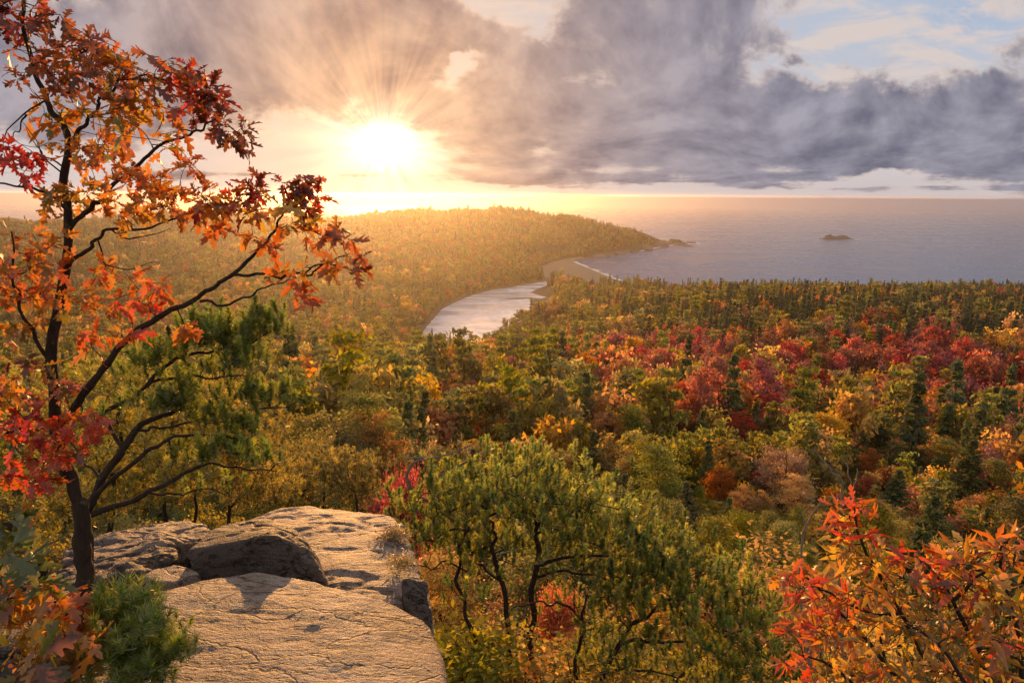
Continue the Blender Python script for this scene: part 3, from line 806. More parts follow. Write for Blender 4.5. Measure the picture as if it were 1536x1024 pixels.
# --- individual trees of the near slope: every one a thing with trunk and crown
NEAR_MESH = {}
def near_proto(key, wc):
    NEAR_MESH.setdefault(key, []).append((wc[0].mesh('trunk', MAT['bark'], True), wc[1].mesh('crown', MAT['foliage'])))
for s in (101, 102, 103): near_proto('spruce', conifer(s, 'spruce', 10, 5.4, 22, 11, 13, .22, ragged=.35))
near_proto('fir', conifer(107, 'fir', 10, 5.4, 22, 11, 13, .22, ragged=.35))
for s in (104, 105, 106): near_proto('pine', pine_tree(s, 'pine', 10, 6.0, 44, 300, .11))
for k, s in (('olive', 110), ('olive', 111), ('gold', 112), ('gold', 113), ('orange', 114), ('orange', 115), ('russet', 116), ('red', 117), ('crimson', 118), ('crimson', 119), ('tan', 120)):
    near_proto(k, broad_tree(s, k, 9, 5.8, 95, 120, .10, bare=.16, flat=.42, sides=6, clump=(.035, .085)))
for s in (125, 126): near_proto('bare', bare_tree(s, 'bare', 9, 6, 24, 12, .13))
NAMES = {'fir': 'fir_tree', 'spruce': 'spruce_tree', 'pine': 'pine_tree', 'olive': 'oak_tree', 'gold': 'birch_tree', 'orange': 'maple_tree', 'russet': 'oak_tree', 'red': 'maple_tree', 'crimson': 'maple_tree', 'tan': 'birch_tree', 'bare': 'bare_tree'}
def near_tree(key, v, loc, s, rz, label, group=None, wide=1.0, tall=1.0):
    tm, cm = NEAR_MESH[key][v % len(NEAR_MESH[key])]
    t = thing(NAMES[key], label, 'tree', loc, group)
    t.rotation_euler = (0, 0, rz); t.scale = (s * wide, s * wide, s * tall)
    link(bpy.data.objects.new('trunk', tm), t); link(bpy.data.objects.new('crown', cm), t)
    return t
def find_top(px, py_top, hp):
    """a tree hp pixels tall standing on the slope with its top at (px, py_top): place, ground height, distance, metres tall"""
    d = np.geomspace(18, 700, 900); X = P(np.full(900, px), np.full(900, py_top), d)
    hp = hp * 1.2; g = height(X[:, :2]) + hp * d / 1024 - X[:, 2]
    k = np.where((g[:-1] < 0) & (g[1:] >= 0))[0]
    k = k[0] if len(k) else int(np.argmin(np.abs(g)))
    return X[k][:2], height(X[k:k + 1, :2])[0], d[k], hp * d[k] / 1024
HERO = [  # kind, pixel of the top, height in pixels, width factor, label
    ('crimson', 1110, 618, 75, 1.0, 'large dark crimson maple at the lower edge of the red belt, middle of the slope'),
    ('tan', 1185, 652, 115, 1.0, 'tall pale tan birch with open rounded crown behind the bleached twigs'),
    ('orange', 1080, 688, 75, 1.0, 'small bright orange maple left of the pale tan birch'),
    ('red', 1138, 700, 40, 1.0, 'low red maple glowing between the orange maple and the tan birch'),
    ('gold', 1205, 708, 75, 1.1, 'golden tree with spreading branches just below the pale tan birch'),
    ('russet', 1305, 668, 60, .8, 'narrow rust red tree above the red tip of the near shrub'),
    ('crimson', 1300, 715, 40, 1.1, 'dark crimson bush-like maple peeking out behind the red shoot of the near shrub'),
    ('spruce', 1350, 700, 110, 1.2, 'dark green spruce directly behind the red topped shrub'),
    ('spruce', 1462, 655, 120, 1.15, 'tall dark ragged spruce near the picture edge above the golden fan-shaped tree'),
    ('gold', 1470, 735, 75, 1.0, 'golden fan-shaped tree standing right above the near red and yellow shrub'),
    ('spruce', 1030, 718, 100, 1.2, 'dark green spruce beneath the small bright orange maple'),
    ('pine', 985, 668, 110, 1.2, 'broad yellow green pine left of the orange maple'),
    ('spruce', 1055, 612, 90, .9, 'slender dark spruce immediately left of the large dark crimson maple'),
    ('pine', 955, 608, 95, 1.1, 'yellow green pine with visible stem above the centre pine'),
    ('red', 882, 705, 50, .9, 'small dull red maple showing behind the top of the centre pine'),
    ('gold', 1240, 610, 90, 1.1, 'large golden crown with an orange top right of the large dark crimson maple'),
    ('pine', 1120, 770, 80, 1.4, 'wide dark green pine below the golden spreading tree'),
    ('spruce', 845, 560, 70, 1.0, 'pointed olive green spruce rising above the orange belt at the middle of the valley'),
    ('spruce', 768, 612, 110, 1.1, 'tall shadowy spruce on the slope behind the centre pine'),
    ('pine', 1420, 660, 80, 1.1, 'bright yellow green pine left of the tall dark ragged spruce'),
    ('pine', 1500, 690, 90, 1.2, 'green pine at the right picture edge below the red belt'),
    ('orange', 690, 575, 45, 1.0, 'glowing orange maple in the valley below the lagoon'),
    ('gold', 1150, 735, 50, 1.0, 'small golden tree at the foot of the pale tan birch'),
    ('pine', 895, 742, 95, 1.1, 'bright pine peeking over the right shoulder of the umbrella shaped pine'),
    ('spruce', 938, 706, 115, 1.0, 'green spruce standing between the broad yellow green pine and the umbrella shaped pine'),
    ('pine', 1068, 772, 100, 1.2, 'full green pine just above the golden orange shrub, below the small orange maple'),
    ('spruce', 1095, 742, 90, 1.0, 'short dark spruce in the gap under the small orange maple, right side'),
    ('pine', 1178, 782, 95, 1.1, 'green pine right below the small golden tree at the foot of the tan birch'),
    ('spruce', 1252, 742, 110, 1.1, 'upright green spruce standing just behind the bleached twigs'),
    ('pine', 1318, 752, 100, 1.2, 'soft green pine immediately behind the scarlet tips of the near shrub'),
    ('spruce', 1405, 738, 120, 1.1, 'tall green spruce left of the golden fan-shaped tree'),
    ('olive', 1368, 772, 80, 1.1, 'olive leaved tree low down between two spruces behind the near shrub'),
    ('pine', 1530, 745, 120, 1.2, 'green pine cut by the right picture edge below the golden fan-shaped tree'),
    ('pine', 1010, 752, 85, 1.2, 'spreading pine above the tip of the low pine, left of the golden orange shrub'),
    ('gold', 1120, 722, 60, 1.0, 'yellow tree lit from behind beside the low glowing red maple'),
    ('pine', 700, 640, 60, 1.2, 'olive pine just above the bleached branch tops of the centre pine'),
]
def build_near():
    used = []
    for q, (k, px, py, h, wd, lab) in enumerate(HERO):
        g, z, d, h = find_top(px, py, h)
        base = {'spruce': 10, 'pine': 10, 'bare': 9}.get(k, 9)
        near_tree(k, q, (g[0], g[1], z - .2), h / base, q * 1.7, lab, None, wd); used.append((g[0], g[1], px, py, h * 1024 / d))
    used = np.array(used)
    dmin = np.linalg.norm(FP[:, None, :2] - used[None, :, :2], axis=2).min(1)
    # keep the line of sight to each of them open
    tx, ty = project(FP + np.stack([0 * fr, 0 * fr, 10.5 * fsc], 1))
    block = ((np.abs(tx[:, None] - used[None, :, 2]) < used[None, :, 4] * .38 + 3600 * fsc[:, None] / fr[:, None]) & (FP[:, 1:2] < used[None, :, 1]) & (ty[:, None] < used[None, :, 3] + .7 * used[None, :, 4]))
    need = np.where(block, used[None, :, 3] + .5 * used[None, :, 4], -1e9).max(1)
    kb = np.clip((fpy - need) / np.maximum(fpy - ty, 1), 0, 1); fsc[:] = np.where(block.any(1), fsc * kb * .95, fsc); block = block.any(1) & ((kb < .25) | (fsc < .3))
    free = (dmin > 4.0) & ~block
    inview = (fpx > -40) & (fpx < 1576) & (fpy < 1150)
    top = FP[:, 2] + 10.5 * fsc * 1.15; lim = 150 - FP[:, 1] * np.where(fr < 45, .50, .42)
    kf = np.where((fr < 75) & (top > lim), np.clip((lim - FP[:, 2]) / np.maximum(top - FP[:, 2], .1), .35, 1), 1.0); fsc[:] = fsc * kf; free &= kf > .5
    inview = (fpx > -60) & (fpx < 1600) & (fr > 20)
    cand = np.where(free & inview & (fr < 400))[0]
    cand = cand[np.argsort(fr[cand])][:255]
    GRP = {'spruce': ('dark green spruce among the mixed trees of the slope below the ledge', 'spruces on the slope'),
           'pine': ('yellow green pine among the mixed trees of the slope below the ledge', 'pines on the slope'),
           'fir': ('dark fir among the mixed trees of the slope below the ledge', 'firs on the slope'),
           'olive': ('olive leaved tree among the pines and spruces of the slope below', 'olive trees on the slope'),
           'gold': ('golden birch among the evergreens of the slope below the ledge', 'golden birches on the slope'),
           'orange': ('orange maple among the evergreens of the slope below the ledge', 'orange maples on the slope'),
           'russet': ('russet brown oak among the evergreens of the slope below the ledge', 'russet oaks on the slope'),
           'red': ('dull red maple among the evergreens of the slope below the ledge', 'red maples on the slope'),
           'crimson': ('deep crimson maple among the evergreens of the slope below the ledge', 'crimson maples on the slope'),
           'bare': ('nearly leafless purplish grey tree on the slope below the ledge', 'bare trees on the slope')}
    for i in cand:
        k = KINDS[fkind[i]]; lab, grp = GRP[k]
        near_tree(k, int(i), FP[i] - [0, 0, .2], fsc[i] * 1.0, rngF.uniform(0, 6.28), lab, grp, rngF.uniform(1.0, 1.25), rngF.uniform(1.0, 1.3))
    rest = free.copy(); rest[cand] = False
    rest &= ~((fr < fr[cand].max()) & (np.abs(fpx - 768) < 900))
    return rest
REST = build_near()
def build_far():
    n = int(REST.sum()); idx = np.array([IDX[KINDS[k]][rngF.integers(len(IDX[KINDS[k]]))] for k in fkind[REST]])
    rot = np.zeros((n, 3)); rot[:, 2] = rngF.uniform(0, 6.28, n); rot[:, :2] = rngF.normal(size=(n, 2)) * .04
    s = fsc[REST][:, None] * np.ones((n, 3)); s[:, :2] *= rngF.uniform(.85, 1.2, (n, 1)); s[:, 2] *= rngF.uniform(.85, 1.55, n)
    forest_object('forest', FP[REST] - [0, 0, .3], idx, rot, s, [o for k, o in FAR], 'autumn forest filling the valley, the ridges and the headland')
build_far()

# ------------------------------------------------------------------ foreground rock
def rock_material(name, shade):
    m, nt = material(name)
    pos = node(nt, 'ShaderNodeTexCoord', out=3)
    big = noise(nt, pos, 2.2, 5, 0.6, 0.4)
    mid = noise(nt, pos, 11.0, 6, 0.65, 0.2)
    fine = noise(nt, pos, 70.0, 4, 0.7)
    grain = node(nt, 'ShaderNodeTexVoronoi', out=0, props={'feature': 'F1'}, Vector=pos, Scale=170.0)
    spk = noise(nt, pos, 210.0, 2, 0.6)
    wv = node(nt, 'ShaderNodeMapping', Vector=pos, Rotation=(0.0, 0.0, 0.55), Scale=(1.0, 3.2, 2.0))
    groove = noise(nt, wv, 4.2, 6, 0.62, 0.9)
    crack = node(nt, 'ShaderNodeTexVoronoi', out=0, props={'feature': 'DISTANCE_TO_EDGE'}, Vector=node(nt, 'ShaderNodeVectorMath', props={'operation': 'ADD'}, _0=wv, _1=scalecol(nt, noise(nt, pos, 3.0, 4, 0.6, out=1), 0.5)), Scale=1.5)
    crk = crack.smooth(0.002, 0.022)
    pit = noise(nt, wv, 16.0, 3, 0.6, 0.6).smooth(0.34, 0.46)
    c = mix(nt, big.smooth(0.3, 0.7), (0.31, 0.235, 0.185), (0.52, 0.42, 0.335))
    c = mix(nt, mid.smooth(0.45, 0.75) * 0.6, c, (0.22, 0.125, 0.07))
    c = mix(nt, spk.smooth(0.52, 0.62) * 0.7, c, (0.07, 0.05, 0.04))
    c = mix(nt, (1.0 - fine).smooth(0.58, 0.72) * 0.5, c, (0.50, 0.37, 0.26))
    stain = noise(nt, node(nt, 'ShaderNodeMapping', Vector=pos, Scale=(1.0, 1.6, 1.0), Rotation=(0, 0, .8)), 1.3, 6, 0.65, 0.8)
    c = mix(nt, stain.smooth(0.50, 0.64) * 0.55, c, (0.13, 0.085, 0.06))
    lich = noise(nt, pos, 5.0, 6, 0.7, 0.5)
    c = mix(nt, lich.smooth(0.60, 0.70) * 0.4, c, (0.16, 0.15, 0.09))
    c = mix(nt, (1.0 - crk) * 0.6, c, (0.06, 0.04, 0.03))
    c = mix(nt, (1.0 - pit) * 0.75, c, (0.07, 0.045, 0.032))
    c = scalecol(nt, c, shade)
    h = groove * 0.75 + mid * 0.62 + fine * 0.24 + crk * 0.2 + grain * 0.08 + pit * 0.22
    out_surf(nt, principled(nt, c, 0.62, bump(nt, h, 1.0, 0.065), 0.45))
    return m
MAT['rock'] = rock_material('granite', 1.0)
MAT['rock_dark'] = rock_material('shaded_granite', 0.36)  # same granite darkened, shade of the viewer-facing sides put into its colour
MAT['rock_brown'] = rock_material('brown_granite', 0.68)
def rock(name, pts, voxel, label, cat='rock', amp=0.03, freq=3.0, seed=0, bev=0.05, ridge=0.0, mat=None, smooth_it=4, group=None, stretch=(1, 1, 1)):
    bm = bmesh.new()
    for p in pts: bm.verts.new(p)
    bmesh.ops.convex_hull(bm, input=bm.verts[:])
    bmesh.ops.delete(bm, geom=[v for v in bm.verts if not v.link_faces], context='VERTS')
    me = bpy.data.meshes.new(name); bm.to_mesh(me); bm.free()
    o = bpy.data.objects.new(name, me); COL.objects.link(o)
    if bev:
        b = o.modifiers.new('b', 'BEVEL'); b.width = bev; b.segments = 2; b.limit_method = 'ANGLE'; b.angle_limit = R(18)
    r = o.modifiers.new('r', 'REMESH'); r.mode = 'VOXEL'; r.voxel_size = voxel
    if smooth_it:
        s = o.modifiers.new('s', 'SMOOTH'); s.iterations = smooth_it; s.factor = .5
    bpy.context.view_layer.update()
    dg = bpy.context.evaluated_depsgraph_get()
    me2 = bpy.data.meshes.new_from_object(o.evaluated_get(dg)); o.modifiers.clear(); o.data = me2; bpy.data.meshes.remove(me)
    me2.name = name
    n = len(me2.vertices); V = np.empty(n * 3, np.float32); me2.vertices.foreach_get('co', V); V = V.reshape(-1, 3).astype(float)
    N = np.empty(n * 3, np.float32); me2.vertex_normals.foreach_get('vector', N); N = N.reshape(-1, 3)
    c = V.mean(0); Q = (V - c) * np.array(stretch)
    dsp = fbm(Q * freq + seed * 7, 5, seed, .52) * amp
    if ridge:
        dsp = dsp - ridge * np.clip(.16 - np.abs(fbm(Q * freq * np.array([.7, 2.2, 1.6]) + seed, 3, seed + 40)), 0, .16) / .16
    V = V + N * dsp[:, None]
    # origin at the base centre
    org = np.array([c[0], c[1], V[:, 2].min()]); me2.vertices.foreach_set('co', (V - org).astype(np.float32).ravel()); o.location = org
    me2.polygons.foreach_set('use_smooth', np.ones(len(me2.polygons), bool)); me2.update()
    me2.materials.clear(); me2.materials.append(mat or MAT['rock'])
    return tag(o, label, cat, group)
def PL(lst): return [tuple(P(a, b, c)) for a, b, c in lst]
def drop(pts, dz, grow=1.0):
    a = np.array(pts); c = a.mean(0); b = a.copy(); b[:, :2] = c[:2] + (a[:, :2] - c[:2]) * grow; b[:, 2] -= dz
    return [tuple(p) for p in a] + [tuple(p) for p in b]
# big rounded slab nearest to the viewer
top = PL([(120, 930, 2.42), (215, 893, 2.58), (300, 866, 2.74), (385, 853, 2.82), (440, 860, 2.80), (520, 884, 2.72), (595, 906, 2.64), (640, 926, 2.55), (662, 965, 2.36), (672, 1040, 2.05),
          (664, 1150, 1.75), (400, 1300, 1.45), (150, 1250, 1.5), (60, 1100, 1.8), (400, 930, 2.46), (430, 1010, 2.14), (560, 960, 2.4), (250, 960, 2.36)])
rock('rock_slab', drop(top, .55, 1.02), .017, 'large rounded tan granite slab nearest the viewer with sunlit pitted top', 'rock', .011, 3.2, 3, .10, .005)
# dark faced boulder leaning on it
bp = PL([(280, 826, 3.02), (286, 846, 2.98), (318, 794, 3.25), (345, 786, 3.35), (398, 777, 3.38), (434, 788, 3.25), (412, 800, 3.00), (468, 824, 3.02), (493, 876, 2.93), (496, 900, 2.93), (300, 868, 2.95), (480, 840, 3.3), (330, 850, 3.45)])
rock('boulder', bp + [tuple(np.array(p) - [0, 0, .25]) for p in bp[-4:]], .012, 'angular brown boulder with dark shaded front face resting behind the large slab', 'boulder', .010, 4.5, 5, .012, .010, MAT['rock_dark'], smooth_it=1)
# long pale ledge behind the boulder
lp = PL([(300, 800, 3.9), (345, 785, 4.1), (420, 764, 4.35), (470, 761, 4.35), (540, 765, 4.25), (582, 768, 4.2), (604, 784, 3.95), (612, 815, 3.7), (622, 850, 3.4), (640, 885, 3.15), (648, 912, 3.0), (600, 930, 2.9), (480, 905, 2.95), (380, 880, 3.1), (290, 850, 3.3), (470, 800, 3.75), (540, 840, 3.4)])
rock('rock_ledge', drop(lp, .7, 1.03), .018, 'pale sunlit granite ledge with cracks at the drop-off behind the dark faced boulder', 'rock', .018, 3.2, 11, .07, .016)
# broken layered ledge on the left, under the trees
l2 = PL([(96, 822, 3.55), (150, 800, 3.75), (210, 789, 3.85), (262, 775, 4.1), (290, 777, 4.05), (312, 788, 3.85), (318, 806, 3.6), (250, 818, 3.35), (150, 838, 3.25), (90, 842, 3.3)])
rock('rock_ledge', drop(l2, .35, 1.0), .015, 'brown layered rock shelf behind the oak trunk at the left', 'rock', .024, 4.6, 23, .012, .035, MAT['rock_brown'], smooth_it=1, stretch=(1, 1, 2.5))
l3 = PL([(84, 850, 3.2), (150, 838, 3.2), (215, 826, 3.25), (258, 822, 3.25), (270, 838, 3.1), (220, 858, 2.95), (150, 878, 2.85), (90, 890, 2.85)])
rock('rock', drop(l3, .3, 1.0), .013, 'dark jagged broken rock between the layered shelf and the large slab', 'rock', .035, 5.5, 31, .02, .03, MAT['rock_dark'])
l4 = PL([(214, 862, 2.9), (232, 850, 2.98), (262, 845, 3.0), (290, 850, 2.98), (298, 862, 2.9), (262, 872, 2.82), (222, 872, 2.82)])
rock('stone', drop(l4, .14, 1.0), .009, 'small rounded stone wedged against the foot of the angular brown boulder', 'stone', .012, 6, 37, .02)
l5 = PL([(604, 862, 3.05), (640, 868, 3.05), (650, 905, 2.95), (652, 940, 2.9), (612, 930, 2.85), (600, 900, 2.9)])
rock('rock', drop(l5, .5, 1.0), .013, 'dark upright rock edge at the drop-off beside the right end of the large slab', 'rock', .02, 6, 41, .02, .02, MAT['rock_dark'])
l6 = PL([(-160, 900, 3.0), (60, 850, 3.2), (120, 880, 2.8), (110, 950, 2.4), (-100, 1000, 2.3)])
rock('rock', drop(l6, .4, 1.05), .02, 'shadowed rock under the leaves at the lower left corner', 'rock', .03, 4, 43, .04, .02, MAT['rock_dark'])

# rocks of the far shore
def far_rock_material():
    m, nt = material('shore_granite')
    pos = node(nt, 'ShaderNodeNewGeometry', out=0)
    n = noise(nt, pos, 0.12, 6, 0.65); n2 = noise(nt, node(nt, 'ShaderNodeMapping', Vector=pos, Scale=(1, 1, .35)), 0.5, 5, 0.65)
    c = mix(nt, (n * 1.3 + n2 * .6 - .45).clamp(), (0.10, 0.07, 0.055), (0.33, 0.23, 0.18))
    out_surf(nt, principled(nt, c, 0.85, bump(nt, n2, 0.9, 2.0), 0.3)); return m
MAT['shore'] = far_rock_material()
rs = np.random.default_rng(5)
def shore_rock(px, py, wpx, hpx, label, name='shore_rock', cat='rock', depth=.7, group=None, flat=False):
    c = G0(np.array(px, float), np.array(py, float)); d = c[1]; w = wpx / 1024 * d / 2; hh = hpx / 1024 * d
    pts = []
    for q in range(26):
        a = q * 2.4; rr = rs.uniform(.5, 1); z = rs.uniform(0, 1) ** (.8 if not flat else 1.6) * (1.15 - rr) * 1.7
        pts.append((c[0] + math.cos(a) * w * rr, c[1] + math.sin(a) * w * depth * rr, min(hh, hh * z)))
    for q in range(12): pts.append((c[0] + math.cos(q * .5236) * w, c[1] + math.sin(q * .5236) * w * depth, -2.5))
    rock(name, pts, max(w * .05, .6), label, cat, w * .07, 3.0 / w, q + int(px), 0, w * .04, MAT['shore'], 1, group)
shore_rock(1254, 359, 56, 6.5, 'long dark rock islet with white surf out in the bay', 'rock_islet', 'islet', .3, flat=True)
shore_rock(1036, 365, 20, 3.0, 'low dark reef just off the tip of the wooded headland', 'reef', 'reef', .4, flat=True)
GR = 'bare rocks along the headland shore'
for px, py, w, h, lab in [(1012, 366, 26, 9, 'brown rock cliff at the very tip of the headland, left of the low reef'), (992, 370, 24, 10, 'steep brown rock face second from the headland tip'), (968, 375, 26, 9, 'brown shore cliff midway along the headland, right of the pale knob'),
                      (951, 379, 15, 10, 'pale pinkish rock knob standing on the headland shore'), (930, 382, 26, 4, 'low flat rock ledge running from the pale knob towards the beach'), (898, 385, 28, 3.5, 'flat rock shelf at the far corner of the beach')]:
    shore_rock(px, py, w, h, lab, depth=.5, group=GR)

# two houses among the trees near the beach
def house(px, py, w, dpt, h, rz, label):
    c = G0(np.array(px, float), np.array(py, float), 10.0); z = height(np.array([c[:2]]))[0]
    top = P(px, py, c[1])[2]; z0 = top - h
    t = thing('house', label, 'house', (c[0], c[1], z0)); t.rotation_euler = (0, 0, rz)
    mw, nt = material('shingle_wall'); out_surf(nt, principled(nt, (0.30, 0.28, 0.27), .8))
    mr, nt = material('slate_roof'); out_surf(nt, principled(nt, (0.26, 0.27, 0.31), .5))
    mg, nt = material('window_glass'); out_surf(nt, principled(nt, (0.03, 0.035, 0.045), .1))
    def box(m, x0, x1, y0, y1, za, zb):
        V = [(x, y, zz) for zz in (za, zb) for y in (y0, y1) for x in (x0, x1)]
        m.add(V, [(0, 2, 3, 1), (4, 5, 7, 6), (0, 1, 5, 4), (2, 6, 7, 3), (0, 4, 6, 2), (1, 3, 7, 5)])
    e = h * .55; m = M(); box(m, -w / 2, w / 2, -dpt / 2, dpt / 2, min(-2, z - z0 - 1), e)
    V = [(-w / 2, -dpt / 2, e), (-w / 2, dpt / 2, e), (-w / 2, 0, h * .97), (w / 2, -dpt / 2, e), (w / 2, dpt / 2, e), (w / 2, 0, h * .97)]
    m.add(V, [(0, 1, 2), (3, 5, 4)]); m.obj('wall', mw, t)
    o_ = .5; m = M()
    for sg in (-1, 1):
        a = np.array([(-w / 2 - o_, sg * (dpt / 2 + o_), e - .35), (w / 2 + o_, sg * (dpt / 2 + o_), e - .35), (w / 2 + o_, 0, h), (-w / 2 - o_, 0, h)]); b = a + [0, 0, .22]
        m.add(np.vstack([a, b]), [(0, 1, 2, 3), (7, 6, 5, 4), (0, 4, 5, 1), (1, 5, 6, 2), (2, 6, 7, 3), (3, 7, 4, 0)])
    rf = m.obj('roof', mr, t); m = M(); box(m, w * .2, w * .2 + 1, .4, 1.4, h * .7, h + 1.1); m.obj('chimney', mw, rf)
    for k in (-.3, 0, .3):
        m = M(); box(m, k * w - .6, k * w + .6, -dpt / 2 - .06, -dpt / 2 + .02, e * .35, e * .8); m.obj('window', mg, t)
    return c[:2]
HOUSES = [house(940, 446, 11, 8, 8, .5, 'small grey house with pale slate roof among the trees near the beach'),
          house(964, 449, 9, 7, 6.5, -.3, 'smaller dim grey house half hidden right of the pale roofed house')]

# ------------------------------------------------------------------ foreground plants
def leaf_shape(kind):
    """outline stations (y along the leaf, half width) of one leaf, unit length"""
    if kind == 'oak':
        return np.array([(0, .012), (.16, .014), (.20, .06), (.30, .20), (.34, .10), (.40, .09), (.50, .30), (.56, .27), (.60, .11), (.66, .10), (.76, .24), (.80, .20), (.83, .09), (.92, .11), (1.0, .01)])
    if kind == 'long':
        return np.array([(0, .01), (.12, .012), (.18, .07), (.30, .11), (.42, .08), (.52, .14), (.60, .12), (.70, .08), (.85, .05), (1.0, .006)])
    return np.array([(0, .01), (.14, .012), (.18, .10), (.32, .19), (.5, .23), (.68, .19), (.85, .10), (1.0, .008)])   # plain
def leaves(m, C, D, N, size, col, kind, rng, tipcol=None):
    st = leaf_shape(kind); ns = len(st); n = len(C)
    D = unit(D); N = unit(N - (N * D).sum(1, keepdims=True) * D); Sd = np.cross(D, N)
    y = st[:, 0]; w = st[:, 1] * rng.uniform(.85, 1.15, (n, 1)); fwd = (st[:, 1] > .15) * .07
    fold = rng.uniform(.05, .7, (n, 1)); curl = rng.normal(.28, .38, (n, 1)); side = rng.normal(0, .16, (n, 1)); tw = rng.normal(0, .5, (n, 1))
    def row(sx):
        yy = y[None] + (fwd[None] if sx else 0); x = sx * w; ang = tw * yy
        z = fold * np.abs(x) - curl * yy ** 2; xs = x * np.cos(ang) - z * np.sin(ang) * .5 + side * yy ** 2; zs = z + x * np.sin(ang)
        return C[:, None] + size[:, None, None] * (xs[..., None] * Sd[:, None] + (yy * np.ones((n, 1)))[..., None] * D[:, None] + zs[..., None] * N[:, None])
    V = np.concatenate([row(-1), row(0), row(1)], 1)
    a = np.arange(ns - 1); f = np.vstack([np.stack([a, a + ns, a + ns + 1, a + 1], 1), np.stack([a + ns, a + 2 * ns, a + 2 * ns + 1, a + ns + 1], 1)])
    F = (np.arange(n)[:, None, None] * 3 * ns + f[None]).reshape(-1, 4)
    cc = np.repeat(col[:, None], 3 * ns, 1)
    edge = np.concatenate([st[:, 1] / .3, 0 * y, st[:, 1] / .3]); tip = np.tile(y, 3)
    if tipcol is not None:
        k = np.clip(edge * .5 + tip * .35 + rng.normal(0, .2, (n, 1)), 0, 1)[..., None]; cc = cc * (1 - k) + np.asarray(tipcol)[:, None] * k
    cc = cc * (1 - .18 * (np.arange(3 * ns) // ns == 1)[None, :, None])
    m.add(V.reshape(-1, 3), F, np.clip(cc, .003, .9).reshape(-1, 3))
def tufts(m, C, A, L, rng, pal, n_needle=30, nl=.07, wd=.0045, spread=(38, 82)):
    n = len(C); A = unit(A); X = unit(np.cross(A, rng.normal(size=(n, 3)))); Y = np.cross(A, X)
    t = rng.random((n, n_needle)) ** .7; ph = rng.random((n, n_needle)) * 6.283; th = np.radians(rng.uniform(*spread, (n, n_needle))) * (1.1 - .55 * t)
    base = C[:, None] + A[:, None] * (t * L[:, None])[..., None]
    rad = X[:, None] * np.cos(ph)[..., None] + Y[:, None] * np.sin(ph)[..., None]
    d = A[:, None] * np.cos(th)[..., None] + rad * np.sin(th)[..., None]
    ln = nl * rng.uniform(.7, 1.15, (n, n_needle)) * (1.05 - .35 * t) * (L / L.mean())[:, None]
    sd = unit(np.cross(d, rng.normal(size=d.shape))) * wd * .5
    tipp = base + d * ln[..., None] + np.array([0, 0, -.06]) * (ln ** 1)[..., None] * .5
    V = np.stack([base - sd, base + sd, tipp], 2); F = np.arange(n * n_needle * 3).reshape(-1, 3)
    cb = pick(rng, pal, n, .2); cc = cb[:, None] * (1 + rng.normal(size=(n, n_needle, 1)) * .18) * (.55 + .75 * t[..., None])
    m.add(V.reshape(-1, 3), F, np.repeat(np.clip(cc, .003, .9).reshape(-1, 3), 3, 0))
class Limbs:
    """wood of one plant: traced limbs plus twigs that find their way to a target"""
    def __init__(s, rng, sides=7): s.m = M(); s.nodes = []; s.rad = []; s.rng = rng; s.sides = sides
    def limb(s, pts, r0, r1, n=6, wob=.012, bump_=.16):
        p = curve_pts(P(*np.array(pts, float).T), n); k = np.arange(len(p))
        p = p + np.stack([vnoise(np.stack([k * .45, 0 * k + 3.1 * j, 0 * k + s.rng.random() * 90], 1), 4) for j in range(3)], 1) * wob * np.minimum(1, np.minimum(k, len(k)) / 3)[:, None]
        tube(s.m, p, r0, r1, s.sides, (1, 1, 1), bump_, s.rng.integers(99)); s.nodes.append(p); s.rad.append(np.linspace(r0, r1, len(p))); return p
    def reach(s, targets, r1=.002, rmax=.006, sag=.12, keep=True, grow=True):
        tw = []
        order = np.argsort([np.linalg.norm(np.concatenate(s.nodes) - t, axis=1).min() for t in targets])
        for i in order:
            t = targets[i]; Nn = np.concatenate(s.nodes); Rn = np.concatenate(s.rad)
            dv = t - Nn; cost = np.linalg.norm(dv, axis=1) + .5 * np.maximum(0, -dv[:, 2])
            j = int(np.argmin(cost)); b = Nn[j]; ln = np.linalg.norm(t - b)
            if ln < .01: continue
            mid = b * .45 + t * .55 + s.rng.normal(size=3) * ln * sag
            p = curve_pts([b, mid, t], 4); r0 = min(Rn[j] * .7, rmax, .0022 + ln * .012)
            tube(s.m, p, max(r0, r1), r1, 5, (1, 1, 1)); tw.append((i, p))
            if grow: s.nodes.append(p[2:]); s.rad.append(np.linspace(r0, r1, len(p))[2:])
        return tw
def blob_pts(blobs, rng, scale=1.0):
    out, ids = [], []
    for q, b in enumerate(blobs):
        px, py, rx, ry, d, dd, n = b[:7]; n = max(1, int(n * scale))
        a = rng.random(n) * 6.283; r = np.sqrt(rng.random(n))
        out.append(P(px + np.cos(a) * r * rx, py + np.sin(a) * r * ry, d + rng.normal(0, dd, n))); ids += [q] * n
    return np.concatenate(out), np.array(ids)
LC = {'orange': (.50, .135, .014), 'amber': (.55, .25, .025), 'yellow': (.56, .37, .035), 'red': (.40, .032, .014), 'dark': (.13, .028, .015), 'green': (.12, .16, .025), 'olive': (.21, .17, .024), 'brown': (.18, .066, .022), 'scarlet': (.58, .060, .018), 'pink': (.50, .11, .06)}
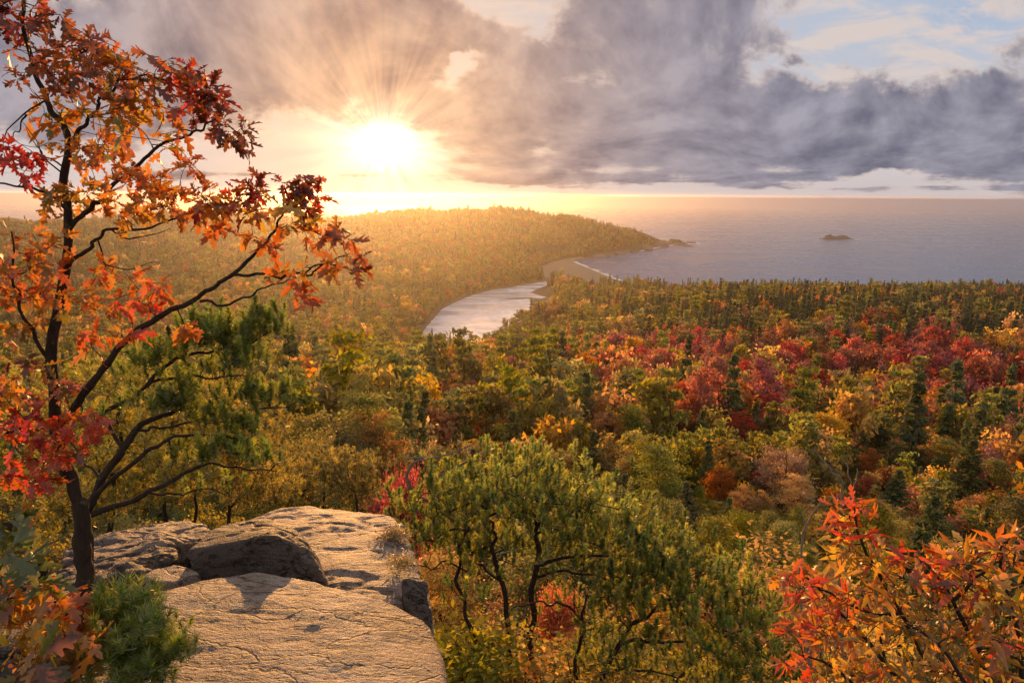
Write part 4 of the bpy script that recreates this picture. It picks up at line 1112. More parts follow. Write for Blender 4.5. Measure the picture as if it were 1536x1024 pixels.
def rosettes(m, twigs, rng, mixes, ids, per=(4, 8), size=(.085, .13), kind='oak', wind=(.35, -.1, -.35), along=True, flatness=.8):
    C, D, N, S_, K, T = [], [], [], [], [], []
    for i, p in twigs:
        mx = mixes[ids[i]]; tdir = unit(p[-1] - p[-2]); n = rng.integers(*per)
        names = list(mx); pr = np.array([mx[k] for k in names], float); pr /= pr.sum(); main = names[rng.choice(len(names), p=pr)]
        for k in range(n):
            u = 1.0 if (k < n * .6 or not along) else rng.uniform(.55, 1)
            c = p[min(len(p) - 1, int(u * (len(p) - 1)))]
            d = unit(rng.normal(size=3) * .8 + tdir * .6 + np.array(wind)); C.append(c); D.append(d)
            N.append(unit(np.array([0, 0, flatness]) + rng.normal(size=3) * .55 + np.array([0, -.25, 0])))
            S_.append(rng.uniform(*size)); nm = main if rng.random() < .65 else names[rng.choice(len(names), p=pr)]
            K.append(np.array(LC[nm]) * rng.uniform(.75, 1.2)); T.append(np.array(LC[names[rng.choice(len(names), p=pr)]]) * rng.uniform(.8, 1.1))
    leaves(m, np.array(C), np.array(D), np.array(N), np.array(S_), np.array(K), kind, rng, np.array(T))
def plant(name, label, cat, base, limbs, mat_wood, crown, mat_crown, crown_name='foliage', trunk_name='trunk'):
    t = thing(name, label, cat, tuple(base)); mv = Matrix.Translation(-Vector(base))
    o = limbs.m.obj(trunk_name, mat_wood, t, True); o.data.transform(mv)
    if crown is not None and crown.n:
        c = crown.obj(crown_name, mat_crown, t, mat_crown is MAT['leaf']); c.data.transform(mv)
    return t

# --- the autumn oak at the left
rng = np.random.default_rng(2024)
k = 2.6 / 1024
W_ = .52
oak = Limbs(rng, 10)
oak.limb([(136, 960, 2.6), (131, 905, 2.6), (126, 850, 2.6), (123, 800, 2.6), (119, 752, 2.6)], 15 * k, 12 * k, 8, .008, .13)
oak.limb([(119, 756, 2.6), (104, 715, 2.6), (92, 680, 2.58), (84, 620, 2.56), (78, 540, 2.56), (84, 470, 2.56), (97, 405, 2.58), (102, 343, 2.6), (96, 275, 2.6), (105, 212, 2.62), (85, 176, 2.6), (66, 145, 2.6), (48, 90, 2.58), (34, 30, 2.56), (30, -40, 2.55)], 10 * k, 2.0 * k, 5, .008)
oak.limb([(105, 214, 2.62), (125, 190, 2.62), (143, 166, 2.64), (160, 140, 2.64), (195, 118, 2.66), (240, 118, 2.66), (285, 135, 2.68)], 6 * k * W_, 2 * k * W_)
oak.limb([(102, 345, 2.6), (129, 312, 2.6), (150, 300, 2.6), (178, 272, 2.58), (219, 238, 2.58), (258, 211, 2.58), (297, 199, 2.58), (314, 184, 2.58), (338, 185, 2.58), (362, 205, 2.58)], 7.5 * k * W_, 1.3 * k * W_)
oak.limb([(100, 400, 2.58), (133, 374, 2.56), (146, 355, 2.56), (168, 345, 2.54), (219, 343, 2.54), (273, 324, 2.52), (310, 300, 2.52)], 6 * k * W_, 1.6 * k * W_)
oak.limb([(97, 312, 2.6), (78, 296, 2.58), (55, 285, 2.56), (20, 279, 2.56), (-20, 272, 2.55)], 5 * k * W_, 2 * k * W_)
oak.limb([(84, 640, 2.56), (100, 622, 2.54), (121, 599, 2.52), (150, 560, 2.5), (176, 520, 2.48), (210, 492, 2.48), (250, 470, 2.46), (290, 450, 2.46), (320, 430, 2.46), (350, 410, 2.46), (378, 384, 2.46), (398, 365, 2.46), (412, 345, 2.46), (424, 318, 2.46)], 12 * k * W_, 2.2 * k * W_, 5, .006)
oak.limb([(300, 452, 2.46), (340, 454, 2.46), (380, 441, 2.45), (412, 424, 2.45), (445, 420, 2.44)], 4 * k * W_, 1.2 * k * W_)
oak.limb([(352, 412, 2.46), (400, 414, 2.45), (440, 415, 2.44), (476, 403, 2.44), (506, 386, 2.44), (536, 372, 2.44)], 4.5 * k * W_, 1.1 * k * W_)
oak.limb([(455, 412, 2.44), (478, 395, 2.44), (515, 400, 2.44), (544, 408, 2.44)], 2.6 * k * W_, 1 * k * W_)
oak.limb([(78, 545, 2.56), (50, 500, 2.5), (30, 450, 2.46), (22, 400, 2.44), (16, 350, 2.42)], 6 * k * W_, 2 * k * W_)
oak.limb([(84, 640, 2.56), (60, 630, 2.45), (30, 640, 2.35), (5, 650, 2.3)], 5 * k * W_, 2 * k * W_)
oak.limb([(104, 720, 2.6), (60, 690, 2.45), (40, 690, 2.38)], 4 * k * W_, 1.5 * k * W_)
for tw in ([(70, 150, 2.55), (40, 170, 2.5), (12, 200, 2.48), (-5, 230, 2.46)], [(40, 172, 2.5), (28, 195, 2.5), (14, 215, 2.5)], [(96, 250, 2.6), (75, 235, 2.6), (55, 222, 2.6), (40, 190, 2.6)], [(96, 262, 2.6), (60, 225, 2.6), (38, 182, 2.6)], [(146, 356, 2.56), (160, 395, 2.6), (200, 402, 2.6), (235, 395, 2.6)], [(168, 345, 2.54), (190, 360, 2.5), (230, 352, 2.5), (262, 345, 2.5)]):
    oak.limb(tw, 2.6 * k * W_, .7 * k * W_, 5, .012)
OB = [  # px, py, rx, ry, d, dd, rosettes, colours
    (38, 22, 62, 36, 2.55, .12, 11, {'dark': 3, 'brown': 2, 'orange': 1, 'red': 1}), (75, 85, 85, 48, 2.56, .14, 18, {'brown': 3, 'dark': 2, 'olive': 1, 'orange': 3}),
    (150, 85, 60, 34, 2.64, .1, 11, {'orange': 3, 'amber': 1, 'red': 1, 'dark': 1}), (212, 118, 70, 38, 2.66, .12, 15, {'orange': 3, 'brown': 1, 'olive': 1, 'dark': 1}), (276, 130, 46, 40, 2.66, .1, 13, {'scarlet': 2, 'orange': 2, 'dark': 1.5}),
    (310, 160, 26, 38, 2.66, .06, 6, {'dark': 2, 'red': 1, 'brown': 1}), (345, 192, 28, 18, 2.58, .05, 5, {'dark': 2, 'brown': 2, 'orange': 1}), (368, 216, 14, 16, 2.58, .04, 2, {'dark': 1, 'brown': 1}),
    (120, 180, 80, 48, 2.6, .14, 14, {'amber': 2, 'orange': 2, 'olive': 2, 'yellow': 1}), (205, 195, 64, 44, 2.6, .12, 13, {'amber': 3, 'orange': 2, 'yellow': 1, 'olive': 1}),
    (24, 242, 40, 30, 2.55, .08, 7, {'red': 3, 'dark': 1}), (160, 240, 60, 34, 2.6, .1, 7, {'amber': 2, 'orange': 2, 'green': .6}), (235, 258, 60, 36, 2.57, .1, 11, {'orange': 3, 'amber': 2, 'red': .6}),
    (285, 300, 58, 28, 2.52, .08, 11, {'orange': 2, 'amber': 3, 'red': .5, 'olive': .6}), (195, 300, 66, 30, 2.55, .1, 10, {'amber': 3, 'yellow': 1.5, 'orange': 2}), (120, 295, 60, 26, 2.58, .1, 7, {'amber': 2, 'orange': 1, 'olive': 1}), (318, 328, 20, 24, 2.52, .05, 4, {'orange': 2, 'amber': 2}),
    (408, 282, 42, 22, 2.46, .05, 8, {'dark': 2, 'red': 2, 'brown': 1, 'orange': 1}), (460, 292, 22, 26, 2.46, .05, 5, {'dark': 1, 'red': 1.5, 'orange': 1}), (365, 302, 30, 22, 2.48, .06, 6, {'brown': 2, 'red': 1, 'amber': 1}),
    (425, 325, 44, 18, 2.46, .06, 6, {'amber': 2, 'yellow': 2, 'orange': 1}), (400, 365, 40, 14, 2.45, .05, 3, {'orange': 2, 'amber': 1}), (494, 356, 34, 12, 2.44, .05, 4, {'orange': 2, 'brown': 1, 'amber': 1}), (535, 395, 18, 16, 2.44, .04, 3, {'orange': 1, 'brown': 1}), (480, 396, 30, 14, 2.44, .05, 4, {'amber': 2, 'orange': 2}), (455, 434, 14, 12, 2.44, .03, 3, {'orange': 2, 'scarlet': 1}), (428, 416, 26, 10, 2.44, .04, 2, {'amber': 1, 'orange': 1}),
    (50, 375, 70, 30, 2.48, .1, 9, {'amber': 2, 'orange': 2, 'olive': 1}), (28, 425, 44, 34, 2.45, .1, 10, {'orange': 3, 'red': 1, 'amber': 1}), (130, 425, 70, 34, 2.5, .1, 12, {'orange': 3, 'amber': 2, 'scarlet': 1, 'olive': .5}), (205, 445, 54, 30, 2.48, .08, 9, {'orange': 3, 'scarlet': 1, 'amber': 1}), (278, 488, 22, 12, 2.46, .04, 3, {'orange': 2, 'amber': 1}), (170, 505, 50, 20, 2.5, .08, 6, {'orange': 2, 'scarlet': 1, 'amber': 1}), (60, 480, 60, 24, 2.5, .1, 6, {'amber': 2, 'olive': 1.5}),
    (40, 560, 46, 22, 2.45, .08, 5, {'brown': 2, 'orange': 1, 'olive': 1}), (90, 585, 60, 16, 2.45, .08, 4, {'brown': 2, 'pink': 1, 'olive': 1}), (55, 640, 60, 28, 2.36, .08, 12, {'scarlet': 3, 'red': 2, 'orange': 2, 'pink': 1}), (128, 636, 34, 20, 2.38, .06, 7, {'scarlet': 2, 'pink': 2, 'orange': 2}), (40, 698, 52, 34, 2.36, .08, 11, {'scarlet': 2, 'orange': 3, 'red': 2}), (100, 672, 24, 16, 2.36, .05, 3, {'orange': 2, 'brown': 1}), (10, 600, 30, 30, 2.4, .08, 4, {'orange': 1, 'amber': 1, 'olive': 1})]
tg, ids = blob_pts(OB, rng, 1.75)
tw = oak.reach(tg, .0011, .004)
mo = M(); rosettes(mo, tw, rng, [b[7] for b in OB], ids, (3, 7), (.036, .078), 'oak')
plant('oak_tree', 'dark stemmed young oak with windblown orange and red leaves on the rocks at the left', 'tree', P(136, 960, 2.6), oak, MAT['bark_dark'], mo, MAT['leaf'])

# --- dark limbed pine growing behind the oak
PP = ((0.14, 0.20, 0.022), (0.32, 0.34, 0.030)); PY = ((0.28, 0.25, 0.022), (0.50, 0.38, 0.035)); PG = ((0.13, 0.20, 0.022), (0.50, 0.46, 0.035))
def tuft_sprays(crown, tw, rng, pal, per, spread, length, upw=.9, **kw):
    C, A = [], []
    for i, p in tw:
        n = rng.integers(*per); c = p[-1] + rng.normal(size=(n, 3)) * spread * np.array([1, 1, .5]); c[0] = p[-1]
        C.append(c); A.append(unit(np.array([0, 0, upw]) + (c - p[0]) * .8 + rng.normal(size=(n, 3)) * .3))
    C = np.concatenate(C); A = np.concatenate(A)
    tufts(crown, C, A, length * rng.uniform(.5, 1.4, len(C)), rng, pal, **kw)
    return C, A
rng = np.random.default_rng(7)
pn = Limbs(rng, 8); k = 2.9 / 1024
pn.limb([(142, 905, 2.95), (132, 850, 2.92), (129, 800, 2.9), (130, 768, 2.88), (138, 748, 2.88)], 13 * k * .58, 12 * k * .58)
pn.limb([(136, 756, 2.88), (156, 713, 2.9), (184, 674, 2.92), (206, 645, 2.95), (220, 631, 2.97), (245, 622, 3.0), (273, 614, 3.05), (310, 611, 3.1), (351, 616, 3.15), (395, 612, 3.2), (432, 610, 3.25)], 12 * k * .58, 1.6 * k * .58, 5, .006)
pn.limb([(140, 745, 2.88), (165, 722, 2.85), (200, 694, 2.85), (234, 669, 2.88), (262, 656, 2.9), (300, 651, 2.95), (345, 655, 3.0), (392, 670, 3.05)], 8 * k * .58, 1.4 * k * .58, 5, .006)
pn.limb([(138, 772, 2.88), (165, 760, 2.85), (195, 752, 2.82), (222, 738, 2.82), (250, 724, 2.85), (281, 708, 2.9), (310, 696, 2.95), (336, 698, 3.0), (375, 704, 3.05), (416, 706, 3.1)], 9 * k * .58, 1.3 * k * .58, 5, .006)
pn.limb([(150, 716, 2.9), (122, 690, 2.95), (110, 668, 3.0), (96, 650, 3.05)], 4 * k * .58, 1.5 * k * .58)
pn.limb([(150, 622, 2.95), (178, 604, 2.98), (219, 580, 3.0), (252, 568, 3.05), (290, 566, 3.1), (352, 565, 3.15), (390, 560, 3.2)], 7 * k * .58, 1.2 * k * .58)
pn.limb([(184, 674, 2.92), (164, 640, 2.94), (150, 622, 2.95)], 6 * k * .58, 5 * k * .58)
pn.limb([(219, 580, 3.0), (250, 548, 3.05), (290, 528, 3.1), (330, 525, 3.15), (375, 515, 3.2), (396, 500, 3.22)], 6 * k * .58, 1.5 * k * .58)
pn.limb([(206, 645, 2.95), (240, 640, 3.0), (280, 634, 3.05), (320, 628, 3.1), (360, 640, 3.15), (400, 655, 3.2)], 4 * k * .58, 1.0 * k * .58)
pn.limb([(222, 738, 2.82), (262, 742, 2.9), (290, 734, 3.0), (330, 738, 3.05), (365, 752, 3.1)], 3 * k * .58, 1.0 * k * .58)
pn.limb([(252, 656, 2.9), (262, 690, 2.95), (250, 705, 3.0)], 2.5 * k * .58, 1 * k * .58)
PB = [(345, 508, 56, 20, 3.16, .08, 17), (388, 498, 22, 22, 3.2, .06, 9), (305, 500, 34, 12, 3.12, .06, 7), (265, 535, 40, 16, 3.08, .06, 7), (350, 540, 30, 10, 3.16, .05, 4), (230, 560, 40, 14, 3.03, .08, 5), (405, 600, 28, 9, 3.2, .05, 6), (355, 596, 44, 9, 3.14, .05, 6), (300, 594, 40, 10, 3.08, .05, 5), (330, 556, 40, 8, 3.12, .05, 4), (375, 550, 24, 8, 3.2, .04, 4), (250, 606, 40, 9, 3.0, .05, 4), (370, 650, 36, 12, 3.08, .08, 6), (310, 640, 40, 10, 3.0, .06, 5), (285, 690, 40, 10, 2.9, .05, 4), (350, 688, 40, 9, 3.0, .05, 5), (395, 690, 22, 9, 3.05, .05, 3), (210, 615, 30, 14, 2.98, .06, 3), (330, 735, 30, 8, 3.05, .05, 3)]
tg, ids = blob_pts([b if q_ < 5 else b[:6] + (max(1, int(b[6] * 1.0)),) for q_, b in enumerate(PB)], rng, 1.0); tw = pn.reach(tg, .0012, .004)
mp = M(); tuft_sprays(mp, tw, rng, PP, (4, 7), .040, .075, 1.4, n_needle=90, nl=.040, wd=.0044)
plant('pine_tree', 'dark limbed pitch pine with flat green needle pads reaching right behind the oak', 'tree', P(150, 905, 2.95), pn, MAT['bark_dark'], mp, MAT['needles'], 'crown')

# --- pines below the ledge
def fore_pine(name, label, seed, stems, blobs, pal, length, spread, nneedle, nl, wd, per=(4, 8), reach_r=.0025, rmax=.014, mat=None, upw=.9, bare=None):
    rng = np.random.default_rng(seed); lb = Limbs(rng, 8)
    for pts, r0, r1 in stems: lb.limb(pts, r0 * .55, r1 * .55, 5, .04)
    tg, ids = blob_pts(blobs, rng); tw = lb.reach(tg, reach_r, rmax, .14)
    if bare:
        t2, _ = blob_pts(bare, rng); lb.reach(t2, .0022, .007, .22)
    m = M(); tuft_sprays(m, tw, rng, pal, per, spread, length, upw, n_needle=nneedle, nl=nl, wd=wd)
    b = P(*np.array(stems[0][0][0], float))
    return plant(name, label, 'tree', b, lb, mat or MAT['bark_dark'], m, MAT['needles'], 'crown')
q = 5.3 / 1024
fore_pine('pine_tree', 'umbrella shaped pitch pine with several dark stems just below the ledge, centre', 11,
    [([(782, 1180, 5.4), (786, 1080, 5.3), (792, 1000, 5.3), (798, 930, 5.3), (803, 850, 5.3), (806, 790, 5.3), (808, 760, 5.25), (790, 735, 5.2), (770, 715, 5.2)], 13 * q, 4 * q),
     ([(775, 1150, 5.3), (768, 1040, 5.2), (768, 985, 5.2), (760, 930, 5.2), (750, 880, 5.2), (742, 830, 5.2), (740, 800, 5.2), (724, 790, 5.2), (700, 790, 5.15), (660, 800, 5.1), (625, 820, 5.05)], 10 * q, 2.5 * q),
     ([(760, 1040, 5.2), (735, 1000, 5.15), (710, 960, 5.1), (695, 905, 5.1), (686, 850, 5.1), (690, 815, 5.1), (700, 790, 5.1)], 8 * q, 3 * q),
     ([(742, 835, 5.2), (735, 800, 5.2), (738, 770, 5.2), (755, 750, 5.2)], 6 * q, 3 * q),
     ([(806, 790, 5.3), (795, 765, 5.3), (775, 740, 5.35)], 6 * q, 3 * q),
     ([(806, 848, 5.3), (850, 838, 5.3), (900, 832, 5.35), (950, 826, 5.4), (1000, 830, 5.45)], 6 * q, 2 * q),
     ([(803, 865, 5.3), (850, 860, 5.3), (905, 868, 5.3), (960, 890, 5.3)], 5 * q, 2 * q),
     ([(806, 800, 5.3), (830, 780, 5.35), (860, 770, 5.4), (900, 765, 5.45)], 5 * q, 2 * q),
     ([(750, 870, 5.2), (720, 850, 5.15), (690, 850, 5.1), (650, 845, 5.05), (630, 850, 5.0)], 4 * q, 1.5 * q),
     ([(735, 765, 5.2), (700, 755, 5.2), (670, 770, 5.15), (640, 775, 5.1)], 4 * q, 1.5 * q)],
    [(650, 748, 36, 26, 5.2, .3, 12), (690, 728, 40, 26, 5.3, .35, 14), (740, 716, 44, 24, 5.3, .4, 17), (790, 708, 44, 22, 5.35, .4, 17), (838, 728, 44, 24, 5.4, .4, 15), (882, 752, 40, 24, 5.45, .4, 14), (925, 778, 36, 24, 5.45, .35, 11),
     (700, 770, 60, 20, 5.1, .25, 10), (800, 760, 80, 20, 5.2, .25, 10), (890, 800, 60, 22, 5.3, .25, 10), (620, 800, 30, 22, 5.05, .15, 7), (612, 770, 28, 18, 5.1, .15, 6), (660, 815, 40, 16, 5.05, .15, 6), (960, 815, 40, 22, 5.4, .3, 9), (730, 840, 40, 22, 5.1, .1, 4), (940, 870, 46, 20, 5.3, .2, 8), (760, 800, 60, 24, 5.3, .2, 8), (850, 830, 60, 24, 5.4, .2, 9), (760, 735, 90, 24, 5.3, .4, 16), (850, 770, 70, 26, 5.4, .3, 14), (680, 860, 40, 26, 5.0, .2, 5), (900, 840, 40, 20, 5.3, .2, 6)],
    PG, .105, .15, 120, .048, .0064, (4, 8), .004, upw=1.2, bare=[(760, 860, 120, 60, 5.2, .25, 70), (900, 880, 90, 50, 5.3, .25, 45), (680, 900, 50, 60, 5.1, .2, 25), (820, 960, 60, 50, 5.2, .2, 25)])
fore_pine('pine_tree', 'spreading low pine right of the umbrella shaped pine, dark limbs under green tufts', 12,
    [([(905, 1180, 4.9), (900, 1070, 4.9), (905, 1010, 4.9), (930, 965, 4.9), (960, 930, 4.95), (990, 905, 5.0), (1020, 890, 5.0)], 11 * q, 3 * q),
     ([(850, 1160, 4.9), (862, 1050, 4.9), (870, 980, 4.9), (872, 920, 4.9), (878, 890, 4.9)], 8 * q, 3 * q),
     ([(930, 965, 4.9), (980, 960, 4.9), (1030, 965, 4.95), (1080, 960, 5.0)], 6 * q, 2 * q),
     ([(1000, 1120, 4.85), (1010, 1040, 4.85), (1040, 990, 4.9), (1075, 960, 4.95), (1110, 940, 5.0)], 8 * q, 2 * q),
     ([(1100, 1130, 4.8), (1110, 1060, 4.8), (1135, 1010, 4.85), (1150, 985, 4.9)], 6 * q, 2 * q),
     ([(872, 930, 4.9), (840, 905, 4.9), (800, 900, 4.85), (765, 915, 4.8)], 4 * q, 1.4 * q),
     ([(905, 1010, 4.9), (960, 1000, 4.85), (1000, 1010, 4.8), (1040, 1030, 4.8)], 4 * q, 1.4 * q)],
    [(990, 820, 40, 20, 5.3, .25, 11), (1030, 850, 40, 22, 5.2, .25, 13), (1075, 880, 40, 22, 5.15, .25, 13), (1120, 905, 36, 22, 5.1, .25, 12), (1150, 940, 30, 24, 5.0, .2, 9), (960, 860, 50, 22, 5.1, .2, 9), (1010, 905, 60, 20, 4.95, .2, 10), (1080, 935, 56, 18, 4.95, .2, 9), (1140, 990, 36, 24, 4.85, .2, 9), (900, 900, 50, 22, 5.0, .2, 7), (1060, 990, 60, 22, 4.85, .2, 8), (1160, 1030, 40, 30, 4.8, .2, 8), (960, 950, 50, 18, 4.9, .15, 5), (1000, 1040, 60, 24, 4.8, .2, 6), (1000, 860, 60, 24, 5.15, .25, 12), (930, 900, 50, 26, 5.0, .2, 8), (1100, 960, 60, 26, 4.95, .2, 12), (900, 960, 50, 26, 4.9, .2, 6), (1090, 1010, 50, 24, 4.85, .2, 9), (940, 1010, 50, 24, 4.85, .2, 6)],
    PG, .105, .15, 120, .048, .0064, (4, 8), .004, upw=1.2, bare=[(980, 940, 110, 50, 4.95, .2, 60), (900, 960, 60, 60, 4.9, .2, 30), (1080, 1000, 70, 40, 4.9, .2, 30)])
q = 8.0 / 1024
fore_pine('scrub_pine', 'yellow green pine filling the gap between the oak trunk and the left rock shelf', 13,
    [([(165, 900, 6.5), (168, 800, 6.4), (172, 720, 6.4), (176, 640, 6.4), (180, 580, 6.4)], 8 * q, 3 * q), ([(250, 860, 6.6), (248, 780, 6.6), (252, 700, 6.6), (258, 620, 6.6)], 6 * q, 2 * q), ([(172, 720, 6.4), (120, 690, 6.4), (60, 680, 6.4)], 4 * q, 2 * q)],
    [(180, 575, 60, 30, 6.4, .4, 14), (235, 610, 60, 30, 6.5, .4, 16), (150, 640, 70, 30, 6.3, .4, 15), (250, 660, 60, 26, 6.4, .4, 16), (190, 700, 70, 26, 6.3, .4, 16), (270, 715, 50, 24, 6.4, .4, 13), (180, 755, 80, 20, 6.2, .4, 13), (70, 690, 60, 40, 6.3, .4, 13), (60, 610, 60, 40, 6.5, .4, 12), (90, 760, 60, 36, 6.2, .4, 12), (40, 780, 40, 60, 6.1, .4, 10)],
    PY, .12, .12, 44, .065, .0095, (7, 13))
fore_pine('scrub_pine', 'olive pine thicket right of the oak limbs, above the left rock shelf', 14,
    [([(345, 850, 7.2), (346, 780, 7.2), (348, 700, 7.2), (350, 620, 7.2)], 6 * q, 2 * q), ([(290, 830, 7.0), (292, 760, 7.0), (300, 700, 7.0)], 5 * q, 2 * q), ([(346, 760, 7.2), (390, 720, 7.2), (420, 690, 7.2)], 4 * q, 1.5 * q)],
    [(340, 600, 60, 26, 7.2, .4, 16), (390, 625, 36, 26, 7.2, .4, 10), (320, 645, 60, 24, 7.1, .4, 16), (385, 670, 40, 24, 7.2, .4, 12), (310, 695, 50, 24, 7.0, .4, 14), (380, 715, 46, 22, 7.1, .4, 13), (330, 745, 70, 18, 7.0, .4, 13), (410, 745, 40, 16, 7.1, .3, 8)],
    PY, .12, .12, 44, .065, .0095, (7, 13))
fore_pine('scrub_pine', 'golden lit scrub pine showing just over the pale ledge', 15,
    [([(480, 900, 9.0), (482, 800, 9.0), (484, 740, 9.0), (486, 700, 9.0)], 6 * q, 2 * q), ([(430, 860, 9.0), (432, 760, 9.0), (440, 720, 9.0)], 5 * q, 2 * q), ([(540, 860, 8.8), (538, 760, 8.8), (530, 720, 8.8)], 5 * q, 2 * q)],
    [(440, 705, 40, 24, 9, .4, 15), (490, 698, 40, 22, 9, .4, 17), (535, 710, 32, 22, 8.9, .4, 13), (440, 745, 46, 18, 8.9, .4, 14), (500, 740, 50, 18, 8.9, .4, 16), (550, 745, 30, 18, 8.8, .3, 10)],
    ((.19, .17, .025), (.38, .27, .04)), .12, .14, 44, .07, .011, (7, 13))
# dead pale twigs sticking out of the umbrella pine
rng = np.random.default_rng(3); lb = Limbs(rng, 6); q = 5.4 / 1024
lb.limb([(690, 790, 5.4), (655, 760, 5.4), (618, 735, 5.4), (614, 700, 5.4), (640, 688, 5.4), (672, 682, 5.4), (705, 668, 5.4)], 4 * q, 1.2 * q)
lb.limb([(640, 688, 5.4), (622, 686, 5.4), (606, 690, 5.4)], 2 * q, .8 * q)
lb.limb([(655, 760, 5.4), (690, 700, 5.4), (716, 690, 5.4), (738, 694, 5.4)], 3 * q, .9 * q)
tg, ids = blob_pts([(650, 684, 50, 14, 5.4, .1, 16), (690, 676, 36, 10, 5.4, .1, 10), (622, 706, 16, 16, 5.4, .08, 6)], rng); tw = lb.reach(tg, .0012, .004)
mp = M(); tuft_sprays(mp, tw, rng, ((.32, .22, .04), (.42, .27, .05)), (1, 3), .04, .06, n_needle=16, nl=.045, wd=.005)
plant('dying_pine', 'half dead pine with pale crooked twigs and yellow tufts above the umbrella pine', 'tree', P(690, 790, 5.4), lb, MAT['twig_pale'], mp, MAT['needles'], 'crown')

# --- red and golden shrub at the lower right
rng = np.random.default_rng(41); k = 1.7 / 1024
sh = Limbs(rng, 7)
for pts, r0 in (([(1470, 1120, 1.7), (1400, 1010, 1.7), (1352, 920, 1.7), (1312, 850, 1.7), (1290, 800, 1.7), (1282, 752, 1.7)], 5.5), ([(1500, 1080, 1.6), (1470, 980, 1.6), (1430, 900, 1.6), (1395, 850, 1.62)], 6), ([(1430, 1120, 1.75), (1340, 1010, 1.75), (1270, 930, 1.78), (1225, 880, 1.8), (1196, 855, 1.8)], 5),
                ([(1400, 1120, 1.8), (1300, 1040, 1.8), (1230, 990, 1.82), (1190, 985, 1.84)], 4), ([(1530, 1100, 1.6), (1530, 980, 1.6), (1510, 890, 1.6), (1500, 830, 1.6), (1520, 800, 1.6)], 5), ([(1395, 850, 1.62), (1370, 835, 1.62), (1330, 822, 1.62)], 3), ([(1430, 900, 1.6), (1470, 860, 1.6), (1500, 840, 1.58)], 3.5),
                ([(1352, 920, 1.7), (1300, 915, 1.7), (1240, 885, 1.72), (1215, 880, 1.74)], 3.0), ([(1480, 1100, 1.55), (1440, 1010, 1.5), (1400, 960, 1.5), (1360, 930, 1.5)], 4), ([(1360, 1090, 1.9), (1320, 960, 1.9), (1290, 890, 1.9)], 4)):
    sh.limb(pts, r0 * k, 1.2 * k, 6, .006)
Rd = {'scarlet': 2.5, 'red': .6, 'orange': 4, 'amber': 2, 'pink': .6}; Yl = {'yellow': 3, 'amber': 3, 'olive': 1, 'green': .7}; Mx = {'amber': 2, 'orange': 2, 'yellow': 2, 'olive': 1, 'scarlet': .6}
SB = [(1280, 765, 38, 22, 1.7, .05, 9, Rd), (1275, 800, 34, 20, 1.7, .05, 8, {'orange': 2, 'scarlet': 2, 'yellow': 1}), (1300, 795, 16, 14, 1.7, .03, 3, {'red': 1}), (1265, 840, 34, 24, 1.7, .06, 8, {'yellow': 4, 'amber': 2, 'orange': 1}), (1330, 845, 46, 24, 1.68, .06, 10, Mx), (1390, 838, 46, 18, 1.62, .05, 9, {'scarlet': 1.5, 'red': 1, 'orange': 2, 'amber': 1.5}), (1460, 830, 50, 20, 1.6, .05, 10, {'yellow': 2, 'amber': 2, 'orange': 1.5, 'red': .6}), (1515, 825, 26, 30, 1.6, .05, 8, {'amber': 2, 'orange': 1, 'pink': 1}),
      (1200, 880, 36, 26, 1.78, .05, 10, Rd), (1235, 900, 40, 24, 1.75, .06, 10, {'scarlet': 2, 'orange': 3, 'pink': 1, 'amber': 1}), (1300, 890, 46, 24, 1.72, .07, 11, Mx), (1370, 890, 46, 26, 1.66, .07, 12, {'olive': 2, 'yellow': 2, 'amber': 2, 'green': 1}), (1440, 880, 46, 26, 1.6, .06, 11, {'red': 1.5, 'brown': 1, 'amber': 1.5, 'orange': 1}), (1505, 890, 36, 30, 1.58, .06, 10, {'olive': 1, 'amber': 2, 'brown': 1, 'yellow': 1}),
      (1205, 950, 30, 24, 1.8, .05, 8, {'orange': 2, 'scarlet': 2, 'amber': 1}), (1260, 950, 46, 26, 1.76, .07, 12, {'amber': 2, 'green': 1, 'orange': 2, 'scarlet': .6}), (1330, 950, 46, 26, 1.7, .08, 13, Yl), (1400, 950, 46, 28, 1.6, .08, 13, {'olive': 2, 'green': 1, 'amber': 2, 'yellow': 1}), (1470, 950, 46, 28, 1.55, .07, 12, {'orange': 1, 'amber': 2, 'green': 1.2, 'brown': 1}), (1525, 960, 30, 36, 1.55, .06, 8, Mx),
      (1200, 1005, 36, 22, 1.82, .05, 9, {'scarlet': 2, 'orange': 2, 'amber': 2}), (1260, 1010, 46, 22, 1.78, .07, 12, Yl), (1330, 1010, 46, 22, 1.72, .08, 12, Mx), (1400, 1015, 46, 22, 1.6, .08, 11, Yl), (1470, 1015, 50, 22, 1.55, .07, 11, {'green': 1.5, 'yellow': 1, 'orange': 1, 'brown': 1}), (1300, 1040, 150, 20, 1.7, .1, 14, Mx)]
tg, ids = blob_pts(SB, rng, 1.8); tw = sh.reach(tg, .0010, .0026)
ms = M(); half = [t for i, t in enumerate(tw) if i % 4]; oth = [t for i, t in enumerate(tw) if not i % 4]
rosettes(ms, half, rng, [b[7] for b in SB], ids, (2, 5), (.034, .068), 'long', (-.25, -.05, -.1), True, .6)
rosettes(ms, oth, rng, [b[7] for b in SB], ids, (2, 4), (.032, .054), 'oak', (-.2, -.1, -.2), True, .6)
plant('shrub', 'leafy shrub with scarlet tips and yellow green leaves filling the lower right corner', 'shrub', P(1470, 1120, 1.7), sh, MAT['bark_dark'], ms, MAT['leaf'], trunk_name='stems')

